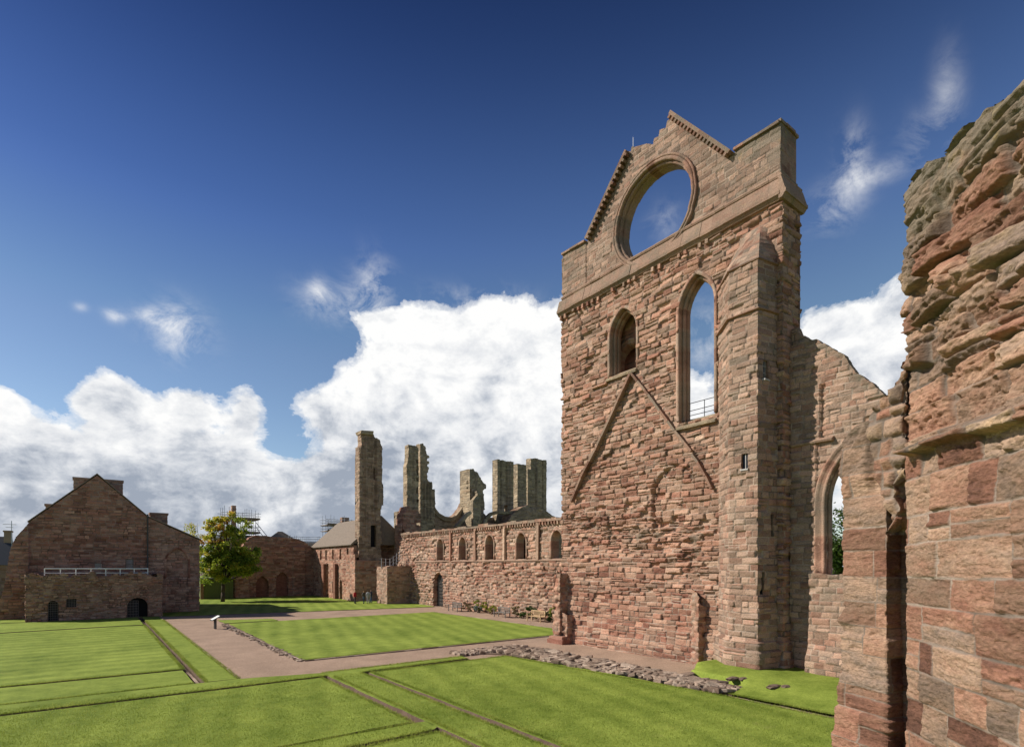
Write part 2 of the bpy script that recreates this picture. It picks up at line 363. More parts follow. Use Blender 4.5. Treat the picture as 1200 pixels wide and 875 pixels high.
class MB:
    def __init__(s): s.v = []; s.f = []; s.st = []
    def add(s, vs, fs, st=None):
        o = len(s.v); s.v += [tuple(p) for p in vs]; s.f += [[o+i for i in f] for f in fs]
        st = st or (random.random(), random.random(), 0, .25); s.st += [st]*len(vs)
    def box(s, x0, x1, y0, y1, z0, z1, st=None, j=0):
        r = lambda: random.uniform(-j, j) if j else 0
        vs = [(x+r(), y+r(), z+r()) for x, y, z in ((x0, y0, z0), (x1, y0, z0), (x1, y1, z0), (x0, y1, z0), (x0, y0, z1), (x1, y0, z1), (x1, y1, z1), (x0, y1, z1))]
        s.add(vs, [(0, 3, 2, 1), (4, 5, 6, 7), (0, 1, 5, 4), (1, 2, 6, 5), (2, 3, 7, 6), (3, 0, 4, 7)], st)
    def bar(s, a, b, r, n=6, r2=None, st=None):
        a = Vector(a); b = Vector(b); r2 = r if r2 is None else r2; d = (b-a)
        if d.length < 1e-6: return
        d.normalize(); u = d.orthogonal().normalized(); w = d.cross(u)
        vs = [a+(u*math.cos(2*math.pi*k/n)+w*math.sin(2*math.pi*k/n))*r for k in range(n)]+[b+(u*math.cos(2*math.pi*k/n)+w*math.sin(2*math.pi*k/n))*r2 for k in range(n)]
        s.add(vs, [(k, (k+1) % n, n+(k+1) % n, n+k) for k in range(n)]+[tuple(range(n))[::-1], tuple(range(n, 2*n))], st)
    def beam(s, a, b, w, h, up=(0, 0, 1), st=None):                 # rectangular section: w across, h along up
        a = Vector(a); b = Vector(b); d = (b-a).normalized(); up = Vector(up); x = d.cross(up).normalized(); y = x.cross(d).normalized()
        vs = [p+x*(w/2*i)+y*(h/2*k) for p in (a, b) for i, k in ((-1, -1), (1, -1), (1, 1), (-1, 1))]
        s.add(vs, [(0, 1, 2, 3), (7, 6, 5, 4), (0, 4, 5, 1), (1, 5, 6, 2), (2, 6, 7, 3), (3, 7, 4, 0)], st)
    def prism(s, poly, z0, z1, st=None):
        n = len(poly); vs = [(x, y, z0) for x, y in poly]+[(x, y, z1) for x, y in poly]
        s.add(vs, [tuple(range(n))[::-1], tuple(range(n, 2*n))]+[(k, (k+1) % n, n+(k+1) % n, n+k) for k in range(n)], st)
    def rock(s, c, r, st=None, flat=.6):
        n = 5; vs = []
        for i, ph in enumerate((-.9, -.35, .35, .9)):
            for k in range(n+1):
                a = 2*math.pi*k/(n+1)+i*.3; q = random.uniform(.75, 1.1)
                vs.append((c[0]+r[0]*math.cos(a)*math.cos(ph)*q, c[1]+r[1]*math.sin(a)*math.cos(ph)*q, c[2]+r[2]*math.sin(ph)*random.uniform(.8, 1.1)))
        m = n+1; fs = [(i*m+k, i*m+(k+1) % m, (i+1)*m+(k+1) % m, (i+1)*m+k) for i in range(3) for k in range(m)]+[tuple(range(m))[::-1], tuple(range(3*m, 4*m))]
        s.add(vs, fs, st)
    def slab(s, c, r, st=None):
        a = random.uniform(0, 6.28); ca, sa = math.cos(a), math.sin(a); tx, ty = random.uniform(-.25, .25), random.uniform(-.25, .25); n = random.choice((4, 5, 5, 6)); vs = []
        an = sorted(random.uniform(0, 1)*.5/n+k/n for k in range(n))
        for z, q in ((-1, 1.), (.6, 1.), (1, .8)):
            for t in an:
                x = r[0]*math.cos(t*6.283)*q*random.uniform(.9, 1.08); y = r[1]*math.sin(t*6.283)*q*random.uniform(.9, 1.08)
                X, Y = x*ca-y*sa, x*sa+y*ca; vs.append((c[0]+X, c[1]+Y, c[2]+z*r[2]+X*tx+Y*ty))
        s.add(vs, [tuple(range(n))[::-1], tuple(range(2*n, 3*n))]+[(i*n+k, i*n+(k+1) % n, (i+1)*n+(k+1) % n, (i+1)*n+k) for i in range(2) for k in range(n)], st)
    def build(s, name, mat, parent=None, smooth=False, bevel=0):
        me = bpy.data.meshes.new(name); me.from_pydata(s.v, [], s.f); me.update()
        a = me.attributes.new('st', 'FLOAT_COLOR', 'POINT'); a.data.foreach_set('color', np.array(s.st, np.float32).ravel())
        if smooth: me.polygons.foreach_set('use_smooth', np.ones(len(me.polygons), bool))
        o = link(name, me, mat, parent)
        if bevel:
            b = o.modifiers.new('b', 'BEVEL'); b.width = bevel; b.segments = 2; b.limit_method = 'ANGLE'
        return o

def course_blocks(mb, a, b, w, h, out, length=.6, j=.012, lich=.4, gap=.008):
    """a moulded band made of separate blocks from a to b; out = outward vector"""
    a = Vector(a); b = Vector(b); d = b-a; L = d.length; d.normalize(); s = 0
    while s < L-.02:
        l = min(length*random.uniform(.6, 1.4), L-s); q = random.uniform(-j, j)
        mb.beam(a+d*s+Vector(out)*q, a+d*(s+l-gap)+Vector(out)*q, w*random.uniform(.92, 1.05), h, st=(random.random(), random.random(), 0, lich), up=UPV[0])
        s += l
UPV = [(0, 0, 1)]

# ============================================================ TRANSEPT GABLE
XF = 24.8; YL, YR = 27.55, 12.72
def gh(x, y):                                                   # grass bank rising towards the stair turret
    return .42*sst(19.5, 23.2, x)*(1-sst(15.6, 17.4, y))*(1-.35*(1-sst(11, 13, y)))
tr = empty('ruined_transept', (25.5, 20, 0), 'tall red sandstone transept gable with a large empty round window high up', 'ruin')
Yu = lambda U: YL-U
def fac_back(x, y, z):
    thick = np.where((y < 15.6) | (y > 25.6), 1.55, .85)
    return np.maximum(XF+thick, x), y
def erode(Y, Z):                                               # the band where the facing has fallen away
    m = np.exp(-((Z-6.6-.12*(Y-20))/1.15)**2)*sst(16.2, 17.2, Y)*(1-sst(26.6, 27.3, Y))
    m = m+.8*np.exp(-((Z-4.6)/.8)**2)*np.exp(-((Y-17.6)/1.6)**2)
    m = m+.35*np.exp(-((Z-9.3)/1.6)**2)*np.exp(-((Y-21.5)/3.5)**2)
    return np.clip(m, 0, 1.2)
def fac_sdf(U, V):
    Y = Yu(U)
    s = s_box(U, V, 0.0+.04+steps(V, .05, .3, 4)*(V < 21), 99, -.3, 21.9)
    l1 = s_arch(Y, V, 22.17, 2.05, 16.22, 18.5, 20.0)
    l2 = s_arch(Y, V, 17.22, 2.12, 12.45, 18.2, 19.95)
    l2 = l2-np.where(Y < 17.2, .10*(hsh(np.floor(V/.31), 0*V, 8)-.3), 0)
    return np.maximum(s, -np.minimum(l1, l2))
def fac_extra(U, V):
    Y = Yu(U); e = erode(Y, V)
    h = -e*.12+e*.50*(fbm(Y*1.5, V*3.6, 77, 5)-.5)
    h = h+.05*(fbm(Y*.5, V*.5, 5, 3)-.5)
    # blocked arch: a shallow step and a rough arch line
    arch = s_arch(Y, V, 18.6, 2.9, 4, 8.6, 10.3)
    h = h-.10*sst(.04, -.04, arch)*(V > 6.8)
    h = h-.16*np.exp(-(arch/.09)**2)*(V > 7.4)*(Y > 17.3)
    h = h+.10*sst(1.0, .6, V)+.07*sst(1.6, 1.5, V)*(Y < 25)
    return h
def fac_tint(U, V):
    Y = Yu(U); e = erode(Y, V)
    dr = .15-.16*sst(13, 6, V)*sst(16.4, 18, Y)+.2*(fbm(Y*.4, V*.4, 21, 3)-.5)
    li = .22+.12*sst(16, 21, V)+.40*e*sst(.45, .6, fbm(Y*1.2, V*2.5, 78, 3))+.25*sst(1.2, .2, V)
    return dr, li
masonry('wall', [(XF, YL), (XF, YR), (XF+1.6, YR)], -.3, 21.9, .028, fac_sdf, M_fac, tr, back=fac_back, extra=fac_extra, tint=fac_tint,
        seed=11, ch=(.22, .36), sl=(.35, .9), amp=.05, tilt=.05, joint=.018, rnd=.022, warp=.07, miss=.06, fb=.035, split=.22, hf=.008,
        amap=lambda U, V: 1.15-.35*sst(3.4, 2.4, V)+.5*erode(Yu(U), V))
# upper gable with the round window
gp = [(659.5, 299), (664, 296.5), (673, 290), (686, 283.8), (687.5, 283.5), (689.5, 279), (713, 226), (736.2, 177), (738.5, 177.5), (740.5, 171.5), (744, 172.2), (751, 170), (757, 168), (765, 169), (766.5, 162), (771, 160), (773, 152), (779.7, 149.7), (781, 142), (786, 139), (788, 133), (791, 132.5), (808, 144), (835, 162), (859.5, 179), (861, 177), (870, 172), (892, 157), (914.5, 144.5)]
gtop = top_of([atX(a, b, XF) for a, b in gp]+[(12.0, 24.95), (27.6, 25.33)])
CY, CZ, CR = 20.0, 24.45, 2.52
YUL, YUR = 27.4, 12.84
def up_sdf(U, V):
    Y = np.maximum(YUL-U, YUR)
    tp = gtop(Y)
    s = np.maximum(V-tp, 21.8-V)
    return np.maximum(s*.75, -(np.hypot(Y-CY+(U > YUL-YUR)*9, V-CZ)-CR))
def up_extra(U, V):
    Y = YUL-U
    return .06*((Y < 15.05) | (Y > 25.2))
def up_tint(U, V):
    Y = YUL-U; blk = (Y < 15.05)*1.+(Y > 25.2)*.7
    return .22+.1*blk, .28+.22*blk+.25*sst(1.2, .0, gtop(Y)-V)
def up_back(x, y, z):
    thick = np.where((y < 15.1), 1.45, .85)
    return np.maximum(XF+.02+thick, x), y
masonry('gable_wall', [(XF+.02, YUL), (XF+.02, YUR), (XF+1.5, YUR)], 21.8, 29.4, .03, up_sdf, M_gab, tr, back=up_back, extra=up_extra, tint=up_tint,
        seed=23, ch=(.24, .34), sl=(.35, .8), amp=.022, tilt=.02, joint=.016, rnd=.015, warp=.03, miss=.02, fb=.02, split=.06, hf=.006)
# cornice: projecting course + weathered slope above
def band(name, X, Y0, Y1, prof, mat, parent, length=.75, lich=.5, endX=None, jz=.01):
    """profile (out, z) extruded along Y in blocks on an X-plane; endX: also returns along +X on the YR end"""
    mb = MB(); y = Y0
    segs = []
    while y > Y1+.03:
        l = min(length*random.uniform(.6, 1.4), y-Y1); segs.append((y, y-l+.007)); y -= l
    n = len(prof)
    for a, b in segs:
        q = random.uniform(-jz, jz)
        vs = [(X-o-(q if 0 < i < n-1 else 0), yy, z+q) for yy in (a, b) for i, (o, z) in enumerate(prof)]
        mb.add(vs, [tuple(range(n)), tuple(range(n, 2*n))[::-1]]+[(k, n+k, n+(k+1) % n, (k+1) % n) for k in range(n)], (random.uniform(.35, .65), random.uniform(.3, .7), 0, lich+random.uniform(-.05, .1)))
    if endX:
        x = X-max(o for o, z in prof)+.01
        while x < endX:
            l = length*random.uniform(.6, 1.2); q = random.uniform(-jz, jz)
            vs = [(xx, Y1-max(o, -.05)-q, z) for xx in (x, x+l-.007) for o, z in prof]
            mb.add(vs, [tuple(range(n))[::-1], tuple(range(n, 2*n))]+[(k, (k+1) % n, n+(k+1) % n, n+k) for k in range(n)], (random.uniform(.35, .65), random.uniform(.3, .7), 0, lich+random.uniform(-.05, .1)))
            x += l
    return mb.build(name, mat, parent)
band('cornice', XF, YL+.12, YR, [(-.1, 21.38), (.10, 21.38), (.23, 21.54), (.28, 21.55), (.28, 21.70), (.24, 21.73), (.05, 22.40), (-.1, 22.42)], M_gab, tr, endX=XF+1.7, lich=.52, length=.9, jz=.018)
band('string_course', XF, YUL, YUR, [(-.1, 22.40), (.09, 22.44), (.13, 22.52), (.09, 22.60), (-.1, 22.64)], M_gab, tr, endX=XF+1.5, lich=.35)
mb = MB(); y = YL                                             # rough corbel stubs under the cornice
while y > 16.3:
    if random.random() < .8: mb.box(XF-.2*random.uniform(.5, 1), XF+.1, y-.16, y, 21.12+random.uniform(0, .1), 21.385, j=.02)
    y -= .42
mb.build('corbel_table', M_fac, tr)
# coping and dentils on the raking edges
def rake(p, q, name):
    a = Vector((XF, *atX(*p, XF))); b = Vector((XF, *atX(*q, XF))); mb = MB(); d = (b-a).normalized(); nrm = Vector((1, 0, 0)).cross(d)
    if nrm.z < 0: nrm = -nrm
    L = (b-a).length; s = 0
    while s < L:
        l = min(random.uniform(.5, .9), L-s); c = a+d*(s+l/2)-nrm*.06
        mb.beam(a+d*s-nrm*.08+Vector((.28, 0, 0)), a+d*(s+l-.01)-nrm*.08+Vector((.28, 0, 0)), 1.15, .17, up=nrm, st=(random.random(), .4, 0, .6)); s += l
    s = .1
    while s < L-.1:
        c = a+d*s-nrm*.25; mb.beam(c+Vector((-.16, 0, 0)), c+Vector((-.16, 0, 0))+d*.14, .3, .17, up=nrm, st=(random.random(), .3, 0, .3)); s += .30
    return mb.build(name, M_gab, tr)
rake((688.5, 281), (736, 177.5), 'coping'); rake((789.5, 132), (859.5, 178.5), 'coping')
for (p, q) in (((659.5, 299), (686.5, 283.5)), ((861, 177), (914.7, 144.5))):
    mb = MB(); a = Vector((XF-.06, *atX(*p, XF))); b = Vector((XF-.06, *atX(*q, XF))); b.y = max(b.y, YUR-.1)
    course_blocks(mb, a+Vector((.32, 0, .03)), b+Vector((.32, 0, .03)), .85, .12, (1, 0, 0), .7, lich=.5)
    mb.build('capstone', M_gab, tr)
mb = MB(); course_blocks(mb, (XF-.1, YUR+.25, 24.98), (XF+1.6, YUR+.25, 24.98), .7, .13, (0, 1, 0), .6, lich=.4); mb.build('capstone', M_gab, tr)
# round window mouldings: lathed rings made of voussoirs
def ring(name, cy, cz, prof, x0, mat, parent, nseg=150, a0=0, a1=2*math.pi, vl=5):
    co = []; st = []; q = []; m = len(prof); full = a1-a0 > 6.28
    nr = nseg if full else nseg+1
    for k in range(nr):
        a = a0+(a1-a0)*k/nseg; vi = k//vl; g = .012 if k % vl == 0 else 0
        for r, o in prof:
            jj = .03*(hsh(vi*1., 3., 5)-.5)+.03*(float(vnoise(np.array(k*.9), np.array(r*9.), 4))-.5)
            co.append((x0-o+g, cy+math.cos(a)*(r+jj), cz+math.sin(a)*(r+jj))); st.append((float(hsh(vi*1., 7., 1)), float(hsh(vi*1., 7., 2)), 0, .3))
    for k in range(nr if full else nr-1):
        for i in range(m-1):
            b = ((k+1) % nr)*m+i; a_ = k*m+i; q.append((a_, b, b+1, a_+1))
    return npmesh(name, co, np.array(q)[:, ::-1], mat, parent, st, np.ones(len(q), bool))
def roll(rc, oc, r, n=7, s=0., e=math.pi): return [(rc+r*math.cos(s+(e-s)*k/(n-1)), oc+r*math.sin(s+(e-s)*k/(n-1))) for k in range(n)]
prof = [(CR+.36, -.05), (CR+.36, .05)]+roll(CR+.29, .07, .07)+[(CR+.21, .0)]+roll(CR+.12, .05, .10)+[(CR+.02, -.10)]+roll(CR-.02, -.14, .08, s=.3)+[(CR-.10, -.30)]+roll(CR-.08, -.40, .07, s=.3)+[(CR-.12, -.85), (CR+.05, -.9)]
ring('rose_window_ring', CY, CZ, prof, XF, M_gab, tr)
# arch mouldings inside lancets
def arch_ring(name, X, cy, w, zs, zt, z0, prof, mat, parent, axis='X', nseg=40):
    """pointed arch moulding following the opening; prof = (outward from opening, out of wall)"""
    a = w/2; rise = max(zt-zs, a); Rr = (rise*rise+a*a)/(2*a); line = []
    line.append((-a, z0, -1, 0)); nz = max(2, int((zs-z0)/.3))
    for k in range(nz+1): line.append((-a, z0+(zs-z0)*k/nz, -1, 0))
    cen = -a+Rr; amax = math.acos(max(-1, min(1, (Rr-a)/Rr)))
    for k in range(1, nseg//2+1):
        t_ = amax*k/(nseg//2); line.append((cen-Rr*math.cos(t_), zs+Rr*math.sin(t_), -math.cos(t_), math.sin(t_)))
    line += [(-p, z, -nx, nz_) for p, z, nx, nz_ in line[::-1]]
    co = []; st = []; m = len(prof)
    for i, (p, z, nx, nz_) in enumerate(line):
        vi = i//3
        for r, o in prof:
            u, zz = cy+p+nx*r, z+nz_*r; g = .01 if i % 3 == 0 else 0
            co.append((X-o+g, u, zz) if axis == 'X' else (u, X-o+g, zz)); st.append((float(hsh(vi*1., 9., 1)), float(hsh(vi*1., 4., 2)), 0, .3))
    q = [(i*m+k, (i+1)*m+k, (i+1)*m+k+1, i*m+k+1) for i in range(len(line)-1) for k in range(m-1)]
    return npmesh(name, co, q, mat, parent, st, np.ones(len(q), bool))
for cy, w, z0, zs, zt, nm in ((22.17, 2.05, 16.22, 18.5, 20.0, 'window_arch'), (17.22, 2.12, 12.6, 18.2, 19.95, 'window_arch')):
    arch_ring(nm, XF, cy, w-.02, zs, zt, z0, [(.16, -.2), (.16, .035), (.0, .03), (-.02, -.1)]+roll(-.07, -.35, .09)+[(-.12, -.5)]+roll(-.12, -.6, .07)+[(-.1, -.86)], M_tan, tr)
# inner screen seen through the left lancet
def in_sdf(U, V):
    Y = 24.8-U
    return np.maximum(s_box(U, V, 0, 5.2, 15.6, 20.9), -s_arch(Y, V, 22.75, 1.9, 16.0, 17.4, 18.35))
masonry('inner_arcade', [(XF+1.25, 24.8), (XF+1.25, 19.6)], 15.6, 20.9, .08, in_sdf, M_drk, tr, T=.5, seed=31, amp=.02)
arch_ring('arcade_arch', XF+1.25, 22.75, 1.88, 17.4, 18.35, 16.0, [(.34, -.02), (.34, .08), (.22, .08), (.2, .02), (.1, .05), (0, .0), (-.04, -.2), (-.1, -.5)], M_tan, tr)
in2 = top_of([(0, 18.2), (.4, 17.5), (.9, 16.4), (1.2, 15.9), (9, 15.9)])
def in2_sdf(U, V):
    return np.maximum(s_box(U, V, -1, 9, 15.4, 20.9), -np.maximum(s_box(U, V, 0, 1.3, 15.4, 17.9), (V-17.8+1.5*U)))
masonry('vault_fragment', [(XF+2.2, 24.3), (XF+2.2, 19.6)], 15.4, 20.9, .09, in2_sdf, M_drk, tr, T=.4, seed=33, amp=.03)
# sills, string course
band('sill', XF, 23.4, 21.1, [(-.5, 16.0), (.14, 16.0), (.16, 16.12), (.02, 16.2), (-.5, 16.5)], M_olv, tr, lich=.6)
band('sill', XF, 18.35, 16.02, [(-.7, 12.1), (.16, 12.1), (.18, 12.2), (.02, 12.3), (-.7, 12.75)], M_olv, tr, lich=.6)
band('string_course', XF, YL, 23.4, [(-.1, 15.9), (.07, 15.93), (.08, 15.99), (-.1, 16.1)], M_fac, tr, lich=.3, jz=.03)
mb = MB()
for z in (12.95, 13.2, 13.6): mb.bar((XF+.7, 18.3, z), (XF+.7, 16.1, z), .018)
mb.bar((XF+.7, 17.2, 12.5), (XF+.7, 17.2, 13.6), .02)
mb.build('guard_rail', M_iron, tr)
# roof creases
for pts in ([(741, 439), (723, 478), (700, 528), (683, 560), (671, 588)], [(742, 438), (762, 463), (793, 505), (812, 529)], [(813, 533), (820, 542), (829, 558), (836, 573)]):
    mb = MB(); P3 = [Vector((XF-.1, *atX(*p, XF))) for p in pts]
    for i in range(len(P3)-1):
        d = (P3[i+1]-P3[i]); up = Vector((1, 0, 0)).cross(d).normalized(); L = d.length; s = 0; d.normalize()
        big = len(pts) == 5; wdt = .36 if (big and i < 3) else .25
        while s < L:
            l = min(random.uniform(.5, 1.0), L-s)
            mb.beam(P3[i]+d*s, P3[i]+d*(s+l-.012), wdt+random.uniform(-.04, .04), .15 if big else .13, up=up, st=(random.random(), .25, 0, .5)); s += l
    mb.build('roof_crease', M_tan, tr)
# buttress stubs
def stub(name, path, ztop, seed, mat, parent, amp=.12):
    tp = top_of(ztop)
    masonry(name, path, -.2, max(z for _, z in ztop)+.2, .06, lambda U, V: V-tp(U)+rag(U, V, .15, 2, seed), mat, parent, T=None, seed=seed,
            ch=(.2, .34), sl=(.3, .6), amp=.05, tilt=.04, miss=.06, fb=.06, extra=lambda U, V: amp*2*(fbm(U*1.4, V*2.2, seed, 4)-.5)-amp*.8*sst(1.2, 4.5, V),
            tint=lambda U, V: (.05+0*U, .25+.3*sst(.45, .6, fbm(U*2, V*2, seed+2, 3))))
stub('buttress_stub', [(XF+.3, 27.75), (XF-.62, 27.7), (XF-.62, 26.95), (XF+.3, 26.8)], [(0, 4.6), (1., 4.7), (1.7, 4.5), (2.6, 4.4)], 41, M_fac, tr)
mb = MB(); mb.box(XF-.95, XF, 26.4, 27.85, -.1, .22, j=.04); mb.box(XF-.85, XF, 26.45, 27.75, .225, .42, j=.04); mb.build('plinth', M_drk, tr, bevel=.03)
stub('buttress_stub', [(XF+.2, 26.95), (XF-.5, 26.9), (XF-.5, 26.4), (XF+.2, 26.35)], [(0, 1.9), (.7, 2.), (1.3, 1.8), (2, 1.7)], 45, M_fac, tr, .08)
stub('buttress_stub', [(XF+.3, 17.45), (XF-.30, 17.35), (XF-.48, 16.75), (XF+.3, 16.55)], [(0, 3.6), (.6, 3.9), (1.6, 3.0), (2.2, 2.8)], 43, M_fac, tr, .09)
mb = MB()
mb.bar((XF+.3, *[v for v in atX(742, 172, XF+.3)]), (XF+.3, atX(742, 172, XF+.3)[0], atX(742, 161, XF+.3)[1]), .018); mb.build('lightning_rod', M_steel, tr)
# stair turret
def tur_cap(U):
    return 0
TP = [(XF+.05, 16.0), (23.6, 14.62), (23.6, 13.22), (XF+.05, 12.98)]
_, TL, _, _ = polyline_frame(TP); TA = np.concatenate([[0], np.cumsum(TL)])
def tz(X, Y, Z):                                               # weathered slope: the top leans back into the wall
    return Z
def tur_sdf(U, V):
    s = np.maximum(V-18.6, -.3-V)
    w1 = s_box(U, V, TA[1]+.60, TA[1]+.92, 9.35, 10.05); w2 = s_box(U, V, TA[2]+.34, TA[2]+.66, 13.3, 14.15); w3 = s_box(U, V, TA[2]+.25, TA[2]+.44, 3.7, 4.7); w4 = s_box(U, V, TA[2]+.85, TA[2]+1.0, 6.3, 7.3)
    return np.maximum(s, -np.minimum(np.minimum(w1, w2), np.minimum(w3, w4)))
tu = masonry('stair_turret', TP, -.3, 18.6, .028, tur_sdf, M_tan, tr, T=.32, seed=51, ch=(.24, .33), sl=(.35, .8), amp=.03, tilt=.03, joint=.016, rnd=.018, warp=.04, miss=.03, fb=.025, split=.10, hf=.007,
        extra=lambda U, V: .14*sst(1.62, 1.55, V)+.10*sst(1.22, 1.12, V)+.04*(fbm(U*.6, V*.6, 4, 3)-.5),
        tint=lambda U, V: (.1+.14*sst(6, 14, V), .2+.2*sst(12, 18, V)))
# turret cap: stone-faced pyramid slope made by lofting courses back to the wall
def cap_mesh():
    prof0 = np.array(TP)+np.array([[0, .05], [-.05, .03], [-.05, -.05], [0, -.05]]); apex = np.array([[XF+.05, 14.7], [XF+.03, 13.95], [XF+.03, 13.8], [XF+.05, 13.5]])
    nu, nv = 26, 40; co = []; st = []
    for j in range(nv+1):
        f = j/nv; pr = prof0*(1-f)+apex*f
        for s in range(3):
            for i in range(nu + (s == 2)):
                w = i/nu; p = pr[s]*(1-w)+pr[s+1]*w; crs = int(f*9); e = f*9-crs; o = .035*(1-e)*(1-f)
                ui = int((s*nu+i)/9.+crs*.5); r = float(hsh(crs*1., ui*1., 3))
                co.append((p[0]-o*(1 if s < 2 else .3), p[1]-(o if s == 2 else 0), 18.58+f*2.15+.02*r)); st.append((r, float(hsh(crs*1., ui*1., 5)), 1. if e < .06 else 0, .45))
    W = 3*nu+1; q = [(j*W+i, j*W+i+1, (j+1)*W+i+1, (j+1)*W+i) for j in range(nv) for i in range(W-1)]
    return npmesh('turret_cap', co, q, M_tan, tr, st)
cap_mesh()
def tur_band(z, o, name='string_course', parent=tr, h=.14):
    mb = MB(); pr = [Vector((a, b, 0)) for a, b in TP]; _, _, _, n = polyline_frame(TP); prev = None
    off = []
    for k in range(4):
        if k == 0: m = n[0]
        elif k == 3: m = n[2]
        else: m = (n[k-1]+n[k])/(1+n[k-1] @ n[k])
        off.append(m)
    for k in range(3):
        a0, b0 = TP[k], TP[k+1]; pts = []
        for (p, m) in ((TP[k], off[k]), (TP[k+1], off[k+1])):
            pts.append([(p[0]-m[0]*.05, p[1]-m[1]*.05), (p[0]+m[0]*o, p[1]+m[1]*o)])
        (ai, ao), (bi, bo) = pts
        vs = [(*ai, z), (*ao, z+.04), (*ao, z+h*.6), (*ai, z+h), (*bi, z), (*bo, z+.04), (*bo, z+h*.6), (*bi, z+h)]
        mb.add(vs, [(0, 1, 2, 3), (7, 6, 5, 4), (0, 4, 5, 1), (1, 5, 6, 2), (2, 6, 7, 3)], (.3, .3, 0, .45))
    mb.build(name, M_tan, parent)
tur_band(16.3, .12); tur_band(18.52, .07)
def slit(y, z0, z1, w, X, axis, glass=True):
    m = MB()
    if axis == 'X':
        m.box(X+.17, X+.2, y-w/2, y+w/2, z0, z1); o = m.build('window_pane', M_glass if glass else M_black, tu)
        m2 = MB(); m2.box(X-.05, X+.16, y-w/2-.03, y+w/2+.03, z0-.07, z0+.0); m2.box(X+.1, X+.14, y-w/2, y-w/2+.035, z0, z1); m2.box(X+.1, X+.14, y-.015, y+.015, z0, z1)
        m2.build('window_frame', M_frame, tu)
    else:
        Y = X; m.box(y-w/2, y+w/2, Y+.17, Y+.2, z0, z1); m.build('window_pane', M_glass if glass else M_black, tu)
        if glass:
            m2 = MB(); m2.box(y-w/2-.04, y+w/2+.04, Y-.06, Y+.16, z0-.07, z0)
            for k in (-.08, .08): m2.box(y+k-.008, y+k+.008, Y+.1, Y+.13, z0, z1)
            for k in (.3, .6): m2.box(y-w/2, y+w/2, Y+.1, Y+.13, z0+k-.008, z0+k+.008)
            m2.build('window_frame', M_frame, tu)
slit(13.86, 9.35, 10.05, .32, 23.6, 'X'); slit(24.10, 13.3, 14.15, .34, 13.1, 'Y'); slit(23.96, 3.7, 4.7, .2, 13.12, 'Y', False); slit(24.55, 6.3, 7.3, .16, 13.0, 'Y', False)

# ============================================================ CHAPEL WALL to the right of the gable
XE = 25.62
ch = empty('chapel_wall', (25.8, 9, 0), 'broken stepped wall with a half ruined pointed arch right of the tall gable', 'ruin wall')
etop = top_of([atX(a, b, XE) for a, b in ((941, 392), (943, 393), (946, 396), (952, 398), (957, 397), (963, 402), (970, 408), (976, 411), (985, 414), (991, 418), (995, 425), (1002, 434), (1009, 437), (1016, 443), (1022, 446), (1030, 456), (1036, 462), (1050, 474))]+[(12.7, 16.5), (5, 10.5), (12.35, 15.4)])
def e_sdf(U, V):
    Y = 12.75-U
    s = np.maximum(V-etop(Y)-steps(Y, .12, .42, 5), -.2-V)
    a = s_arch(Y, V, 9.45, 3.5, 0., 7.7, 10.35)
    return np.maximum(s*.8, -np.maximum(a-.10*(hsh(np.floor(V/.33), 0*V, 3)), -V-9))
masonry('wall', [(XE, 12.75), (XE, 5.5)], -.2, 15.8, .03, e_sdf, M_tan, ch, T=.42, seed=61, ch=(.22, .32), sl=(.3, .75), amp=.03, tilt=.03, warp=.04, fb=.025, miss=.03, joint=.016, rnd=.018, hf=.006,
        extra=lambda U, V: .12*(U < .55)*(V < 15)+.10*((U > .55) & (U < 1.12))*(V < 10.4)-.16*(s_box(U, V, 1.25, 1.47, 10.5, 12.95) < 0), tint=lambda U, V: (.15+0*U, .34+.3*sst(1.2, 0., etop(12.75-U)-V)))
band('string_course', XE, 12.7, 10.9, [(-.1, 10.34), (.16, 10.38), (.2, 10.46), (.05, 10.56), (-.1, 10.6)], M_tan, ch, lich=.5)
arch_ring('arch_moulding', XE, 9.45, 3.5, 7.7, 10.35, 4.6, [(.5, -.05), (.5, .10), (.42, .12), (.36, .04), (.22, .03)]+roll(.12, .02, .08)+[(.02, -.1)]+roll(-.02, -.18, .06)+[(-.05, -.42)], M_tan, ch)
lw = masonry('low_wall', [(XE-.25, 11.85), (XE-.25, 5.5)], -.2, 4.8, .03, lambda U, V: np.maximum(V-4.62-.04*np.sin(U*5), -.2-V), M_tan, None, T=.9, seed=63, ch=(.2, .34), sl=(.3, .7), amp=.03, tilt=.02, warp=.05, miss=.03,
        extra=lambda U, V: .28*sst(1.6, .8, V)+.08*sst(2.3, 2.1, V), tint=lambda U, V: (.18+0*U, .36+.2*sst(3, 4.6, V)))
tag(lw, 'low pale brown blocking wall under the half ruined arch', 'low wall')

# ============================================================ NEAR PIER (foreground right)
pier = empty('foreground_pier', (5.6, 1.2, 0), 'weathered sandstone wall nearest the viewer at the right edge, lumpy stones and pale mortar', 'ruin wall')
C0 = np.array([5.22, 1.70]); dN = np.array([-.724, -.690]); dN /= np.hypot(*dN)
def pedge(V):                                                  # left silhouette of the main face (u = 0 at the arris)
    b = np.interp(V, [0, 6.3, 6.55, 6.62, 6.9, 7.25, 7.6, 7.78, 7.95, 8.2], [0, 0, .0, -.02, -.075, -.03, .03, .055, .03, .03])
    return b+(V > 6.5)*.035*(hsh(np.floor(V/.13), 0*V, 17)-.5)*2
def pt_top(U): return np.interp(U, [-.2, 0, .12, .36, .45, .62, .69, .86, 1.0, 1.3, 2.2, 4], [7.86, 7.92, 7.97, 8.0, 7.93, 7.84, 7.85, 7.87, 7.82, 7.76, 7.7, 7.8])
OFF = .25
